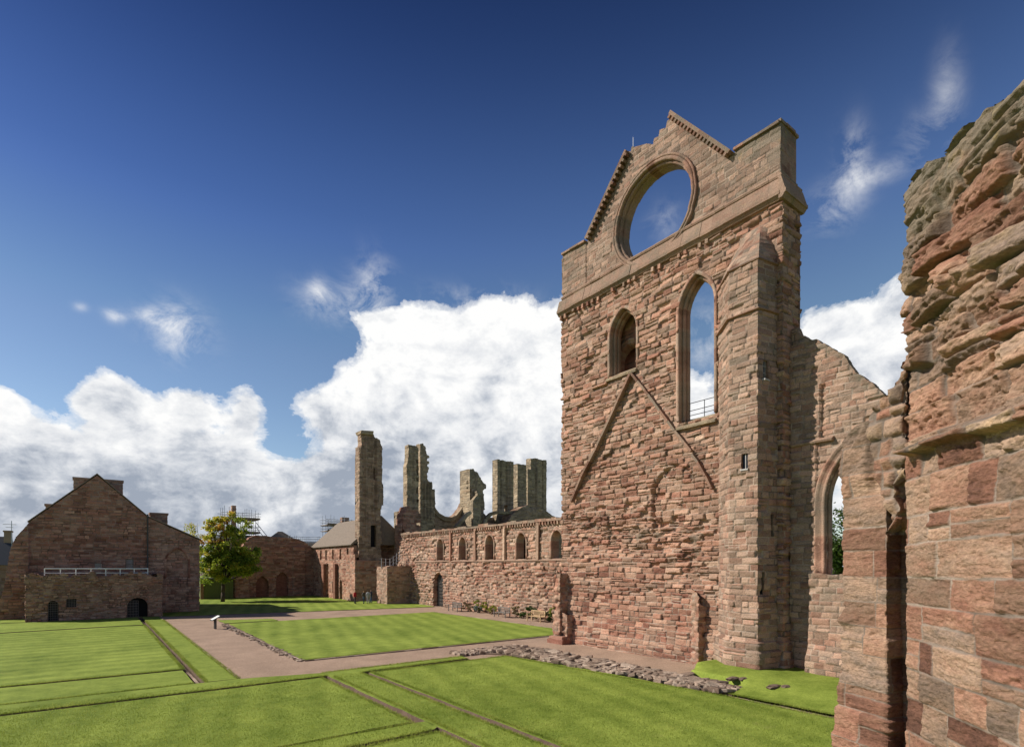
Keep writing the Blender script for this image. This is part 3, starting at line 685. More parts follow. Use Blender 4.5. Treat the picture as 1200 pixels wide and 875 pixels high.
def main_sdf(U, V):
    u = U-OFF
    return np.maximum(np.maximum(V-pt_top(u)+.03*(fbm(u*5, V*3, 8, 3)-.5), -.2-V), pedge(V)-u)
def main_extra(U, V):
    u = U-OFF; w = sst(6.25, 7.0, V)
    h = w*.10*(fbm(u*1.3+V*.9, V*5.2, 91, 5)-.5)+.03*(fbm(u*1.2, V*1.2, 92, 3)-.5)*(1-w)
    h = h*(.45+.55*sst(0, .35, u)); wg = .03*sst(7.66, 7.72, V+.1*u)*sst(-.1, .25, u)             # overhanging top slabs
    h = h+wg
    z = 5.88+.03*np.sin(u*3.2)                                               # the long projecting drip stone
    h = h+.11*(sst(-.06, -.035, V-z)-sst(.03, .075, V-z))*sst(.14, .2, u)*(.75+.5*fbm(u*5, V*9, 2, 3))
    h = h-(1-sst(0, .05, u-pedge(V)))*.03
    return h
def main_tint(U, V):
    u = U-OFF; w = sst(5.6, 7.0, V)
    return .02+.18*w+.22*((np.abs(V-5.89) < .09)&(u > .15)), .20+.12*w+.50*sst(7.35, 7.65, V)
def pstones(name, path, z0, z1, sdf, seed, **kw):
    return masonry(name, path, z0, z1, .0125, sdf, M_near, pier, seed=seed, **kw)
A0 = C0-dN*OFF
A1 = C0+dN*3.2
masonry('wall_face', [tuple(A0), tuple(A1)], 2.6, 8.2, .0085, main_sdf, M_near, pier, T=.75, seed=71, ch=(.20, .30), sl=(.22, .66), amp=.010, tilt=.011, joint=.008, rnd=.007, warp=.05, miss=.0, fb=.012, fbs=3.2, split=.22, hf=.009, cvar=.75, crk=.014, chs=lambda v: 1. if v < 5.9 else .66,
        amap=lambda U, V: (1+4.6*sst(5.3, 6.7, V)*(1-.8*sst(7.45, 7.7, V)))*(.5+.5*sst(0, .3, U-OFF)),
        extra=main_extra, tint=main_tint)
masonry('wall_base', [tuple(C0), tuple(A1)], -.2, 2.6, .05, lambda U, V: -1+0*U, M_near, pier, T=.75, seed=72, ch=(.21, .31), sl=(.34, .85), amp=.012)
# jamb of the lost doorway
JP = [(5.95, 2.36), (5.50, 2.26), (5.335, 1.855), (5.50, 1.80), (5.44, 1.48)]
_, JL, _, _ = polyline_frame(JP); JA = np.concatenate([[0], np.cumsum(JL)])
def jamb_sdf(U, V):
    tp = np.interp(U, [0, JA[1], JA[2], JA[3], 9], [6.05, 6.16, 6.34, 6.5, 6.5])
    return np.maximum(V-tp+.03*(fbm(U*6, V*2, 5, 2)-.5), -.2-V)
def jamb_extra(U, V):
    b = .022*sst(4.40, 4.37, V)+.015*sst(4.02, 4.0, V)+.03*sst(3.72, 3.7, V)+.03*sst(3.5, 3.46, V)
    r = .05*np.exp(-((V-4.50)/.06)**2)*np.exp(-((U-JA[1])/.15)**2)
    q = -.05*sst(5.5, 5.7, V)*sst(JA[1]+.22, JA[1]+.3, U)+.09*sst(5.45, 5.6, V)*(fbm(U*5, V*5, 19, 3)-.5)
    return b+r+q
masonry('door_jamb', JP, 2.4, 6.6, .0085, jamb_sdf, M_near, pier, T=None, seed=74, ch=(.20, .30), sl=(.42, .6), amp=.006, tilt=.007, joint=.006, rnd=.008, warp=.014, miss=.0, fb=.012, split=.12, hf=.008, cvar=.75, crk=.010,
        extra=jamb_extra, tint=lambda U, V: (.05+0*U, .20+.5*sst(6.05, 6.2, V)+.35*np.exp(-((V-4.45)/.12)**2)))
masonry('jamb_base', JP, -.2, 2.4, .05, lambda U, V: -1+0*U, M_near, pier, T=.4, seed=75, ch=(.20, .30), extra=lambda U, V: .19+0*U)
# rubble haunch: rounded stones set in mortar between jamb and wall, springing of the lost arch
def P_at(px, py, D):                                            # point at camera depth D
    r = ray(px, py); return Vector((r[0]*D, r[1]*D, CH+r[2]*D))
SP = [tuple(P_at(1006, 600, 5.02)[:2]), tuple(P_at(1012, 600, 4.86)[:2]), tuple(P_at(1040, 600, 4.62)[:2]), tuple(P_at(1060, 600, 4.45)[:2]), tuple(P_at(1075, 600, 4.55)[:2])]
_, SL, _, _ = polyline_frame(SP); SA = np.concatenate([[0], np.cumsum(SL)])
def sp_sdf(U, V):
    zl = np.interp(V, [5.2, 5.45, 5.72, 5.95, 6.25, 6.6], [SA[2]+.02, SA[2]-.03, SA[2]-.14, SA[1]+.06, SA[1]+.02, SA[1]+.0])
    tp = np.interp(U, [0, SA[1], SA[2], SA[3], SA[4]], [6.22, 6.27, 6.42, 6.62, 6.7])
    return np.maximum(np.maximum(V-tp, 5.25-V), zl-U+.05*(fbm(U*3, V*9, 6, 2)-.5))*.9
masonry('arch_springer', SP, 5.2, 6.8, .0125, sp_sdf, M_near, pier, T=None, seed=76, ch=(.07, .17), sl=(.10, .26), amp=.03, tilt=.03, joint=.014, rnd=.022, warp=.10, miss=.0, fb=.03, split=.1, hf=.005, cvar=.9,
        extra=lambda U, V: .05*np.exp(-((V-5.87)/.06)**2)*np.exp(-((U-SA[2])/.12)**2)-.07*np.exp(-((V-5.62)/.12)**2)*sst(SA[2]+.02, SA[2]+.08, U)-.12*sst(5.5, 5.22, V), tint=lambda U, V: (.15+0*U, .25+.2*sst(6.2, 6.5, V)))

# ============================================================ NAVE WALL
XN = 33.8
nv_ = empty('nave_wall', (34.2, 52, 0), 'long red sandstone cloister wall with a row of pointed window openings and a barred door', 'ruin wall')
WC = [59.3, 54.2, 48.8, 43.35, 38.1]
nend = lambda Z: np.interp(Z, [0, 2, 4, 6, 8, 9.5], [70.3, 70.5, 70.9, 71.0, 70.2, 69.4])
def nave_sdf(U, V):
    Y = 72-U
    s = np.maximum(np.maximum(V-9.15, -.2-V), Y-nend(V)-steps(V, .3, .4, 6)*.8)
    op = s_arch(Y, V, 59.65, 2.4, -.5, 2.9, 4.05)
    for k, y in enumerate(WC): op = np.minimum(op, s_arch(Y, V, y, 1.5, 5.62, 7.2, 8.2))
    y = 62.; put = 9.
    for y in np.arange(36.5, 60, 3.25): op = np.minimum(op, np.hypot(Y-y, (V-4.75)*.9)-.17)
    return np.maximum(s, -op)
def nave_tint(U, V):
    Y = 72-U
    return .16*sst(4.6, 6.5, V)+.25*sst(.5, .6, fbm(Y*.25, V*.5, 6, 3))-.04, .22+.12*sst(5, 9, V)
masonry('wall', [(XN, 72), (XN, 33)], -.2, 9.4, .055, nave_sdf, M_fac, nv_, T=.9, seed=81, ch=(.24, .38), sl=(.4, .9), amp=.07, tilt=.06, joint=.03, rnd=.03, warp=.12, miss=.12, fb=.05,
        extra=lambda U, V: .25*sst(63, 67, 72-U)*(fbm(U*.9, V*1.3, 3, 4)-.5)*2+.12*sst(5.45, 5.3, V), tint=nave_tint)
mb = MB()
for y in (56.75, 51.5, 46.1, 40.7, 35.4): mb.box(XN-.18, XN+.02, y-.17, y+.17, 5.5, 9.0, j=.03)
mb.build('pilaster_strip', M_fac, nv_)
band('string_course', XN, 66, 33, [(-.1, 5.38), (.16, 5.4), (.18, 5.48), (-.1, 5.6)], M_tan, nv_, lich=.4, length=1.2)
mb = MB(); y = 69.4
while y > 33:
    mb.box(XN-.2, XN+.05, y-.17, y, 8.78, 9.06, j=.02); y -= .42
mb.build('corbel_table', M_tan, nv_)
mb = MB(); y = 69.6
while y > 33:
    l = random.uniform(.5, 1.1); mb.box(XN-.24, XN+.95, y-l+.01, y, 9.06, 9.24+random.uniform(0, .12)+(.12 if random.random() < .1 else 0), (random.random(), .5, 0, .55), j=.02); y -= l
mb.build('coping', M_tan, nv_)
for y in WC: arch_ring('window_arch', XN, y, 1.5, 7.2, 8.2, 5.62, [(.2, -.05), (.2, .05), (0, .04), (-.06, -.3), (-.06, -.88)], M_tan, nv_, nseg=20)
mb = MB(); mb.box(XN+.5, XN+.55, 58.45, 60.85, 0, 4.1); dr = mb.build('door', M_oldwood, nv_)
mb = MB()
for k in range(8): mb.box(XN+.42, XN+.46, 58.5+k*.31, 58.56+k*.31, 0, 3.9)
for k in range(9): mb.box(XN+.38, XN+.42, 58.45, 60.85, .2+k*.42, .25+k*.42)
mb.build('door_bars', M_iron, dr)
# inner side of nave: partial fill behind first windows (springs of vault) dark wall
nb = masonry('nave_inner_wall', [(XN+2.2, 57.5), (XN+2.2, 43)], 0, 8.6, .2, lambda U, V: V-8.1-.5*np.sin(U*.7)+rag(U, V, .5, .7, 4)+.0*U+1.8*((U > 9.5) & (U < 10.6))+1.9*((U > 1.2) & (U < 2.2)), M_drk, None, T=.6, seed=83, amp=.05)
tag(nb, 'dark inner wall seen through the pointed window openings of the long wall', 'ruin wall')

# stub wall before the tower and its stair rail
sw = masonry('stub_wall', [(30.4, 70.3), (30.4, 67.0), (34.6, 67.0)], -.2, 5.1, .08, lambda U, V: V-4.85+rag(U, V, .12, 1, 3), M_tan, None, T=.6, seed=85, ch=(.24, .36), sl=(.3, .7), amp=.04, miss=.03,
        back=lambda x, y, z: (np.where(y > 67.2, x+.9, x), np.where(y > 67.2, y, 68.2)), tint=lambda U, V: (.12+0*U, .4+0*U))
tag(sw, 'short square wall end with one sunlit face beside the tall narrow tower', 'wall')
sr = empty('stair_railing', (32, 68.5, 4.8), 'pale blue metal stair railing between tall tower and long windowed wall', 'railing')
mb = MB()
yR = 68.6
P1, P2, P3 = atY(447, 654, yR), atY(457, 655, yR), atY(468, 645, yR)
for dz in (0, -.45, -.9):
    mb.bar((P1[0], yR, P1[1]+dz), (P2[0], yR, P2[1]+dz), .035); mb.bar((P2[0], yR, P2[1]+dz), (P3[0]+.6, yR, P3[1]+dz), .035)
mb.build('handrail', M_steel, sr); mb = MB()
for f in (0, .5, 1): x = P1[0]+(P2[0]-P1[0])*f; mb.bar((x, yR, P1[1]-1.3), (x, yR, P1[1]), .045)
for f in (.35, .7, 1.05): x = P2[0]+(P3[0]-P2[0])*f; z = P2[1]+(P3[1]-P2[1])*f; mb.bar((x, yR, z-1.5), (x, yR, z), .045)
mb.build('post', M_steel, sr)

# ============================================================ WEST FRONT
def tower(name, label, plan, outline, Yp, seed, mat=M_olv, extra=None, holes=(), T=1.4, z0=-.2, res=.12, parts=None, cat='ruin tower', topn=None, li=.4):
    """plan: closed-ish polyline (X,Y) going +X along the front then back; outline(U,V) sdf"""
    t = empty(name, (plan[1][0], plan[1][1], 0), label, cat)
    return t
def prof_tower(parent, name, Yf, left, right, depth, z0, z1, mat, seed, ribs=(), holes=(), li=.4, res=.085, ragged=.15, dr=.2, topf=None, lightX=True):
    """left/right: list of (z, X) silhouettes; the front face at Yf faces the camera; the left side returns in depth"""
    lz, lx = zip(*left); rz, rx = zip(*right); x0 = min(lx); x1 = max(rx)
    path = [(x0, Yf+depth), (x0, Yf), (x1, Yf), (x1, Yf+depth)]
    D = depth; W = x1-x0
    def sdf(U, V):
        onF = (U >= D) & (U <= D+W); u = np.clip(U-D, 0, W)
        L = np.interp(V, lz, lx)-x0; Rr = np.interp(V, rz, rx)-x0
        s = np.maximum(L+steps(V, ragged*.6, .5, seed)-u-.02, u-Rr-steps(V, ragged, .45, seed+1)-.02)
        s = np.where(U < D, np.where(L > .25, L, -1.), s); s = np.where(U > D+W, np.where(W-Rr > .25, W-Rr, -1.), s)
        tp = z1 if topf is None else topf(u+x0)
        s = np.maximum(s, V-tp+rag(U, V, ragged*1.6, 1.2, seed))
        s = np.maximum(s, z0-V)
        for (hx0, hx1, hz0, hz1) in holes: s = np.maximum(s, -np.where(onF, s_box(u+x0, V, hx0, hx1, hz0, hz1), 9.))
        return s
    def ex(U, V):
        u = U-D+x0; h = .12*(fbm(U*.7, V*.5, seed, 3)-.5)
        for (ra, rb, za, zb, o) in ribs: h = h+o*((u > ra) & (u < rb) & (V > za) & (V < zb))
        return h
    def bk(x, y, z):
        lxx = np.interp(z, lz, lx); rxx = np.interp(z, rz, rx)
        return np.clip(x, lxx+.0, rxx), np.full_like(x, Yf+depth)
    return masonry(name, path, z0, z1+.6 if topf is None else z1, res, sdf, mat, parent, seed=seed, ch=(.28, .42), sl=(.4, 1.), amp=.04, tilt=.03, joint=.02, rnd=.05, warp=.04, miss=.03, fb=.04, back=bk, extra=ex,
                   tint=lambda U, V: (dr+0*U, li+.15*sst(z1-4, z1, V)))
def fill(parent, name, pts, Y0, Y1, mat):                       # solid side of a silhouette that steps in
    pass
YW = 75.5
tA = empty('west_tower', (31.5, 76, 0), 'tallest narrow ruined tower, dark faced, standing left of the long wall', 'ruin tower')
aw = lambda px: atY(px, 600, YW)[0]
az_ = lambda px, py: atY(px, py, YW)[1]
prof_tower(tA, 'shaft', YW, [(0, aw(420.5)), (10.5, aw(420.5)), (20.2, aw(420.5)), (21.4, aw(422)), (22.0, aw(423.5)), (24, aw(423.5))], [(0, aw(447)), (13.3, aw(446)), (14.2, aw(449.5)), (16, aw(449)), (17, aw(447)), (21.8, aw(447.5)), (23, aw(443)), (23.6, aw(436)), (24, aw(436))],
           1.4, -.2, 23.6, M_dto, 101, ribs=((aw(421), aw(424), 9, 22, .25), (aw(428), aw(430), 9, 24, .2), (aw(436), aw(438), 12, 24, .25), (aw(441), aw(447), 13, 24, .3)), holes=((aw(434.5), aw(441), 7.6, 10.7), (aw(437), aw(439), 17.2, 18.9)), li=.38, dr=.35, ragged=.12)
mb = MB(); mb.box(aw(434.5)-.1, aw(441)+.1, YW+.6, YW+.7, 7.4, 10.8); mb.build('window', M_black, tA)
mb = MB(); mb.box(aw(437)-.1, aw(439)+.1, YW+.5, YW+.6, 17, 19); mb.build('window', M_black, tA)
mb = MB(); mb.box(aw(422), aw(437), YW-.3, YW+1.6, 23.45, 23.95, (.5, .5, 0, .5), j=.12); mb.build('capstone', M_olv, tA, bevel=.08)
masonry('buttress', [(29.3, 78.6), (29.3, 75.1), (33.6, 75.1)], -.2, 7.2, .11, lambda U, V: V-5.7+rag(U, V, .1, 1, 2)-.8*(U < 3.5), M_fac, tA, T=.6, seed=103, amp=.035, tint=lambda U, V: (.1+0*U, .3+0*U))
# gable wall behind the tower
gY = 78.9
gt = top_of([(x, z) for x, z in (atY(440, 600, gY), atY(447, 609, gY), atY(455, 615.5, gY), atY(466, 628, gY), atY(470, 634, gY))]+[(20, 8)])
gw = masonry('roofless_gable', [(33.2, gY), (38.2, gY)], -.2, 14, .16, lambda U, V: V-gt(U+33.2), M_drk, None, T=.8, seed=105, amp=.03, tint=lambda U, V: (.4+0*U, .2+0*U))
tag(gw, 'dark sloping gable wall just right of the tallest narrow tower', 'gable wall')

def AX0(px, Y): return atY(px, 600, Y)[0]
tB = empty('broken_tower', (39, 76, 0), 'hooked ruined tower stump with flaring right side at the left end of the long wall', 'ruin tower')
def AP(*l): return [(az_(px, py), aw2(px, py)) for px, py in l]
def aw2(px, py): return atY(px, py, YW)[0]
prof_tower(tB, 'pier', YW, [(0, aw(468)), (az_(468, 600), aw(466)), (az_(470, 595), aw(477)), (az_(470, 545), aw(477)), (az_(474, 539), aw(478.5)), (23.2, aw(479))], [(0, aw(488)), (30, aw(487.5))], 1.3, -.2, 22.9, M_olv, 111,
           ribs=((aw(472), aw(476), 12, 21, .2), (aw(466), aw(476), 8, 12, .5), (aw(485), aw(489), 12, 23, .25)), holes=((aw(474.5), aw(475.8), 18.5, 20),), li=.45, dr=.3)
prof_tower(tB, 'pier', YW+1.5, [(0, AX0(493, YW+1.5)), (30, AX0(492.5, YW+1.5))], [(az_(px, py)+.3, AX0(px, YW+1.5)) for px, py in ((510, 640), (510, 600), (509, 575), (506, 568), (501, 560), (502, 535), (500, 528), (498, 522), (497, 518))], 1.4, -.2, 23.7, M_olv, 113,
           ribs=tuple((AX0(p, YW+1.5), AX0(p+1.6, YW+1.5), 12, 18, .3) for p in (497, 500.5, 504)), li=.35, dr=.3, ragged=.22)
prof_tower(tB, 'buttress', YW-2.6, [(0, aw(462)), (9, aw(463)), (12.2, aw(464.5)), (14, aw(467))], [(0, aw(484)), (9, aw(483)), (14, aw(478))], 2.5, -.2, 13.2, M_drk, 115, li=.35, dr=.3, ragged=.5)
# lower arc of the lost rose window
ro = empty('rose_window_remains', (45, 76, 0), 'curved lower rim of a lost round window slung between two ruined towers', 'ruin')
YS0 = YW+2.2
rt = top_of([atY(a, b, YS0) for a, b in ((500, 585), (507, 594), (512, 601), (520, 605), (528, 606), (534, 603), (540, 596), (545, 586), (552, 574), (556, 572), (566, 600), (572, 606), (600, 606), (660, 606))]+[(30, 14)])
masonry('sill_wall', [(AX0(500, YS0), YS0), (AX0(660, YS0), YS0)], -.2, 18.9, .1, lambda U, V: V-rt(U+AX0(500, YS0)), M_dto, ro, T=1.4, seed=121, amp=.03, tint=lambda U, V: (.5+0*U, .35+0*U))
# sweeping rim moulding
pts = [atY(a, b, YS0) for a, b in ((505, 588), (509, 596), (513, 601), (520, 605), (528, 606), (534, 603.5), (540, 596), (545, 586), (550, 575), (552, 566))]
mb = MB()
for i in range(len(pts)-1):
    a, b = pts[i], pts[i+1]
    for o, w in ((0, .5), (.35, .3)): mb.beam((a[0], YS0-.1+o*.3, a[1]-.15-o), (b[0], YS0-.1+o*.3, b[1]-.15-o), .6, .3, up=(0, 0, 1), st=(.5, .4, 0, .5))
mb.build('rim_moulding', M_olv, ro)
tC = empty('window_pier', (49, 76, 0), 'stubby broken pier with slanting top standing in the middle of the ruined skyline', 'ruin tower')
ctop = top_of([atY(a, b, YW) for a, b in ((536, 559), (538, 557), (543, 553), (549, 550), (553, 550), (556, 553), (561, 560), (566, 566), (570, 568))])
prof_tower(tC, 'pier', YW-.4, [(0, aw(549)), (30, aw(549))], AP((565, 640), (566, 600), (565, 575), (568.5, 570), (568, 562), (560, 556), (556, 550)), 3., 8, 21, M_olv, 131, ribs=((aw(543), aw(546), 15.5, 18.5, -.3), (aw(556), aw(561), 9, 20, .3)), holes=((aw(547), aw(551), 15.3, 17.2),), li=.5, dr=.3, topf=ctop)
prof_tower(tC, 'buttress', YW-1.6, [(0, aw(548)), (15, aw(548)), (16, aw(553))], [(0, aw(557)), (30, aw(557))], 1.15, 8, 16.6, M_olv, 133, li=.5, dr=.3)
tD = empty('north_tower', (58, 77, 0), 'square tower ruin of three tall shafts standing at the right of the ruined skyline', 'ruin tower')
YD = YW+1.0
def AX(px, Y): return atY(px, 600, Y)[0]
for (l, r_, yo, dp, zt, hl, rb_) in ((583, 601.5, 0., 1.5, 22.7, ((591, 595.5, 13.8, 15.2),), ((586, 588, -.25), (593, 595, -.25), (597, 601, .3))), (606.5, 617.0, 1.7, 1.5, 22.9, (), ()), (622, 640.5, 3.4, 1.4, 24.6, (), ((628, 634, .35), (636, 640, .2)))):
    y_ = YD+yo; f_ = lambda p: AX(p, y_)
    prof_tower(tD, 'shaft', y_, [(0, f_(l)), (30, f_(l))], [(0, f_(r_)), (30, f_(r_))], dp, 8, zt, M_olv, 141+int(yo*10), ribs=tuple((f_(p), f_(q_), 10, 25, o) for p, q_, o in rb_), holes=tuple((f_(p), f_(q_), c_, d_) for p, q_, c_, d_ in hl), li=.45, dr=.3)
prof_tower(tD, 'shaft', YD+3.0, [(0, AX(618.5, YD+3.)), (30, AX(618.5, YD+3.))], [(0, AX(627, YD+3.)), (30, AX(627, YD+3.))], 1.2, 8, 22.6, M_olv, 149, li=.5, dr=.3)
# broken vault over the nave portal
vt = empty('broken_vault', (57, 72, 12), 'rough dark hump of broken vault leaning in front of the three tall shafts', 'ruin')
vtop = top_of([atY(a, b, 73.) for a, b in ((590, 622), (594, 612), (600, 603), (606, 597), (613, 593), (622, 591), (632, 592), (638, 597), (646, 603), (652, 606))])
masonry('vault_wall', [(atY(588, 600, 73.)[0], 73.), (atY(652, 600, 73.)[0], 73.)], 4, 16.5, .12, lambda U, V: V-vtop(U+atY(588, 600, 73.)[0])+rag(U, V, .2, 1, 4), M_dto, vt, T=2.2, seed=151, amp=.07, fb=.1,
        extra=lambda U, V: .5*(fbm(U*.6, V*.8, 3, 4)-.5), tint=lambda U, V: (.7+0*U, .4+0*U))
fA = empty('flying_rib', (53, 74, 12), 'small leaning arch rib fragment below the broken central pier', 'ruin')
for pp in (((534, 618), (540, 611), (546, 604), (551, 600)), ((566, 616), (569, 608), (575, 602), (583, 600), (592, 601), (600, 600))):
    mb = MB(); p = [atY(a, b, 74.) for a, b in pp]
    for i in range(len(p)-1): mb.beam((p[i][0], 74, p[i][1]), (p[i+1][0], 74, p[i+1][1]), .8, .5)
    mb.build('rib', M_olv, fA, bevel=.08)

# ============================================================ GATEHOUSE RANGE
XG = 29.5
gr = empty('gatehouse_range', (31, 85, 0), 'sunlit red stone range with small windows and a stone slate roof beyond the lawn', 'building')
WIN = [(y, 5.9, 7.4, .75) for y in (90.2, 87.7, 84.6, 81.4, 78.5)]
def g_sdf(U, V):
    Y = 94-U; s = np.maximum(V-8.05, -.3-V)
    for y, a, b, w in WIN: s = np.maximum(s, -s_box(Y, V, y-w/2, y+w/2, a, b))
    for y, a, b, w in ((84.6, .8, 2.5, .5), (78.9, .9, 2.8, .6)): s = np.maximum(s, -s_box(Y, V, y-w/2, y+w/2, a, b))
    s = np.maximum(s, -s_arch(Y, V, 81.2, 1.1, -.5, 2., 2.9))
    s = np.maximum(s, -s_box(Y, V, 86.6, 87.4, -.1, 5.2)); s = np.maximum(s, -s_box(Y, V, 82.6, 83.5, -.1, 5.2))
    return s
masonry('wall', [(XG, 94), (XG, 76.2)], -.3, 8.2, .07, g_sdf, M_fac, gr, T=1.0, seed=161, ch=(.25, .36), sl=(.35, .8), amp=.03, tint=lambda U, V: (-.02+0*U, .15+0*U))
for y, a, b, w in WIN+[(84.6, .8, 2.5, .5), (78.9, .9, 2.8, .6)]:
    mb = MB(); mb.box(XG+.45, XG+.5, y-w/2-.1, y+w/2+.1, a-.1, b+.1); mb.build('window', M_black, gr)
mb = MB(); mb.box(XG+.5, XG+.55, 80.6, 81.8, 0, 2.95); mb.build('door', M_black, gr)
mb = MB(); mb.box(XG+.8, XG+.9, 76.5, 93.8, 0, 7.9); mb.build('inner_wall', M_drk, gr)
for y in (87.6, 82.4):
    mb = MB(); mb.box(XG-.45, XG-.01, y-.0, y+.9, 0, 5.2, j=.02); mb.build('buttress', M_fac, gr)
rz = 12.2
mb = MB(); mb.add([(XG-.35, 94.2, 8.0), (XG-.35, 76.2, 8.0), (XG+4.2, 76.2, rz), (XG+4.2, 94.2, rz), (XG-.35, 94.2, 7.85), (XG-.35, 76.2, 7.85), (XG+9, 76.2, 8), (XG+9, 94.2, 8), ], [(0, 1, 2, 3), (4, 5, 1, 0), (3, 2, 6, 7), (0, 3, 7, 4), (1, 5, 6, 2)])
mb.build('roof', M_stoneroof, gr)

# ============================================================ PRECINCT WALL
pw = empty('precinct_wall', (23, 94.5, 0), 'high curved dark precinct wall with two blind arches behind the lawn', 'ruin wall')
ptop = top_of([atY(a, b, 94) for a, b in ((272, 668), (276, 660), (284, 640), (292, 630), (300, 627), (318, 628), (335, 630), (350, 631), (356, 634), (362, 639), (370, 643))])
def pw_sdf(U, V):
    X = U+17.2; s = V-ptop(X)+rag(U, V, .15, 1, 6)
    for xc, w, zt in ((21.6, 1.9, 3.3), (24.6, 1.9, 3.9)): s = np.maximum(s, -s_arch(X, V, xc, w, -1, zt-1.4, zt))
    return s
masonry('wall', [(17.2, 94.), (29.6, 94.)], -.3, 10.6, .09, pw_sdf, M_drk, pw, T=1.5, seed=171, amp=.05, fb=.06, miss=.06, extra=lambda U, V: .4*((U > .3) & (U < 2.4) & (V < 4.5))+.3*((U > 9) & (U < 11))*(V < 8), tint=lambda U, V: (.2+0*U, .25+.25*sst(6, 10, V)))
mb = MB(); mb.box(20, 26, 94.6, 94.7, 0, 4.3); mb.build('arch_recess', M_drk, pw)

# ============================================================ ABBOT'S HOUSE
hs = empty('abbots_house', (0, 70, 0), 'large dark brown stone house with steep gable and lean-to, blind pointed arch at right', 'house')
YH = 69.3
htop = top_of([(-7.0, 0.4), (-6.35, 3.), (-6.1, 5.2), (-5.9, 6.6), (-5.55, 7.6), (-5.0, 8.4), (-4.62, 9.0), (-4.56, 9.15), (.5, 13.95), (4.69, 10.06), (4.72, 10.0), (9.45, 7.72), (9.6, 7.6)])
def h_sdf(U, V):
    X = U-7; s = (V-htop(X))*.75
    s = np.maximum(s, -s_box(X, V, 2.82, 3.5, 4.6, 5.65)); s = np.maximum(s, -s_box(X, V, .3, .85, 4.7, 5.2)); s = np.maximum(s, X-9.5)
    return s
masonry('gable_wall', [(-7, YH), (9.5, YH), (9.5, YH+14)], -.4, 14.2, .06, lambda U, V: np.where(U > 16.5, V-7.6, h_sdf(U, V)), M_drk, hs, seed=181, ch=(.2, .32), sl=(.3, .8), amp=.04, tilt=.03, joint=.026, rnd=.02, warp=.04, miss=.04, fb=.03,
        back=lambda x, y, z: (x, np.maximum(y, YH+.9)), extra=lambda U, V: .35*(U < 2.35)+.10*(V < 3.6)*(U > 11.7)*(U < 16.5)-.14*(s_arch(U-7, V, 7.4, 2.0, 1., 5.4, 6.75) < 0)*(U < 16.5),
        tint=lambda U, V: (.15+.25*(U > 11.7), .12+.1*(U < 2.4)))
arch_ring('blind_arch', YH, 7.4, 2.0, 5.4, 6.75, 3.6, [(.18, -.02), (.16, .05), (.02, .03), (-.02, -.12)], M_drk, hs, axis='Y', nseg=20)
mb = MB()
for x0, z0, x1, z1, yb in ((-4.75, 9.05, .5, 14.05, 14.), (.5, 14.05, 4.75, 10.05, 14.), (4.8, 10.03, 9.65, 7.75, 14.)):
    mb.add([(x0, YH-.06, z0), (x1, YH-.06, z1), (x1, YH+yb, z1), (x0, YH+yb, z0), (x0, YH-.06, z0+.1), (x1, YH-.06, z1+.1), (x1, YH+yb, z1+.1), (x0, YH+yb, z0+.1)],
           [(0, 3, 2, 1), (4, 5, 6, 7), (0, 1, 5, 4), (1, 2, 6, 5), (2, 3, 7, 6), (3, 0, 4, 7)])
mb.build('roof', M_stoneroof, hs)
def chim(parent, x0, x1, y0, y1, z0, z1, mat=M_tan, seed=1):
    c = masonry('chimney', [(x0, y1), (x0, y0), (x1, y0), (x1, y1), (x0, y1)], z0, z1, .12, lambda U, V: V-z1+.01, mat, parent, T=.25, seed=seed, amp=.02, closed=True)
    m = MB(); m.box(x0-.08, x1+.08, y0-.08, y1+.08, z1-.12, z1+.1, (.5, .4, 0, .5)); m.build('chimney_cap', mat, c); return c
chim(hs, -1.53, 2.94, 78, 79.5, 11, 14.6, seed=2); chim(hs, 5.57, 7.33, 78, 79.4, 7, 11.1, seed=3); chim(hs, -3.9, -3.2, 78, 79, 8, 11.5, seed=4)
mb = MB(); mb.box(2.82, 3.5, YH+.2, YH+.24, 4.6, 5.65); w_ = mb.build('window', M_glass, hs); mb = MB()
for (a, b, c_, d_) in ((2.8, 2.88, 4.6, 5.65), (3.44, 3.52, 4.6, 5.65), (2.88, 3.44, 4.6, 4.68), (2.88, 3.44, 5.57, 5.65), (2.88, 3.44, 5.1, 5.15)): mb.box(a, b, YH+.1, YH+.19, c_, d_)
mb.build('frame', M_oldwood, w_)
mb = MB(); mb.box(.3, .85, YH+.2, YH+.24, 4.7, 5.2); mb.build('window', M_glass, hs)
mb = MB(); mb.bar((4.72, YH-.12, .1), (4.72, YH-.12, 10.3), .07); mb.build('drainpipe', M_lead, hs)

lr = empty('undercroft', (.5, 65.5, 0), 'low rubble undercroft with ragged top, iron gates and a barred window before the big house', 'ruin building')
YLo = 64.6
def lr_sdf(U, V):
    X = U-4.6; s = V-4.16+.1*(X > 2)+rag(U, V, .62, 1.7, 6)+.12*(hsh(np.floor(X/.45), 0*V, 4)-.5)
    s = np.maximum(s, -s_arch(X, V, -2.7, .75, -1, 1.45, 1.8)); s = np.maximum(s, -s_box(X, V, -1.78, -1.05, 1.2, 1.95)); s = np.maximum(s, -s_arch(X, V, 3.6, 1.7, -1, 1.0, 1.87))
    return s
masonry('wall', [(-4.6, 69), (-4.6, YLo), (5.65, YLo), (5.65, 69)], -.3, 4.6, .045, lambda U, V: np.where((U > 4.4) & (U < 14.65), lr_sdf(U-4.4, V), V-4.2+rag(U, V, .12, 1.2, 6)), M_drk, lr, T=.8, seed=191, ch=(.13, .22), sl=(.2, .5), amp=.05, tilt=.04, joint=.02, rnd=.02, warp=.06, miss=.10, fb=.04,
        extra=lambda U, V: .05*(V > 3.4), tint=lambda U, V: (.3+0*U, .2+.3*sst(3.2, 4.2, V)))
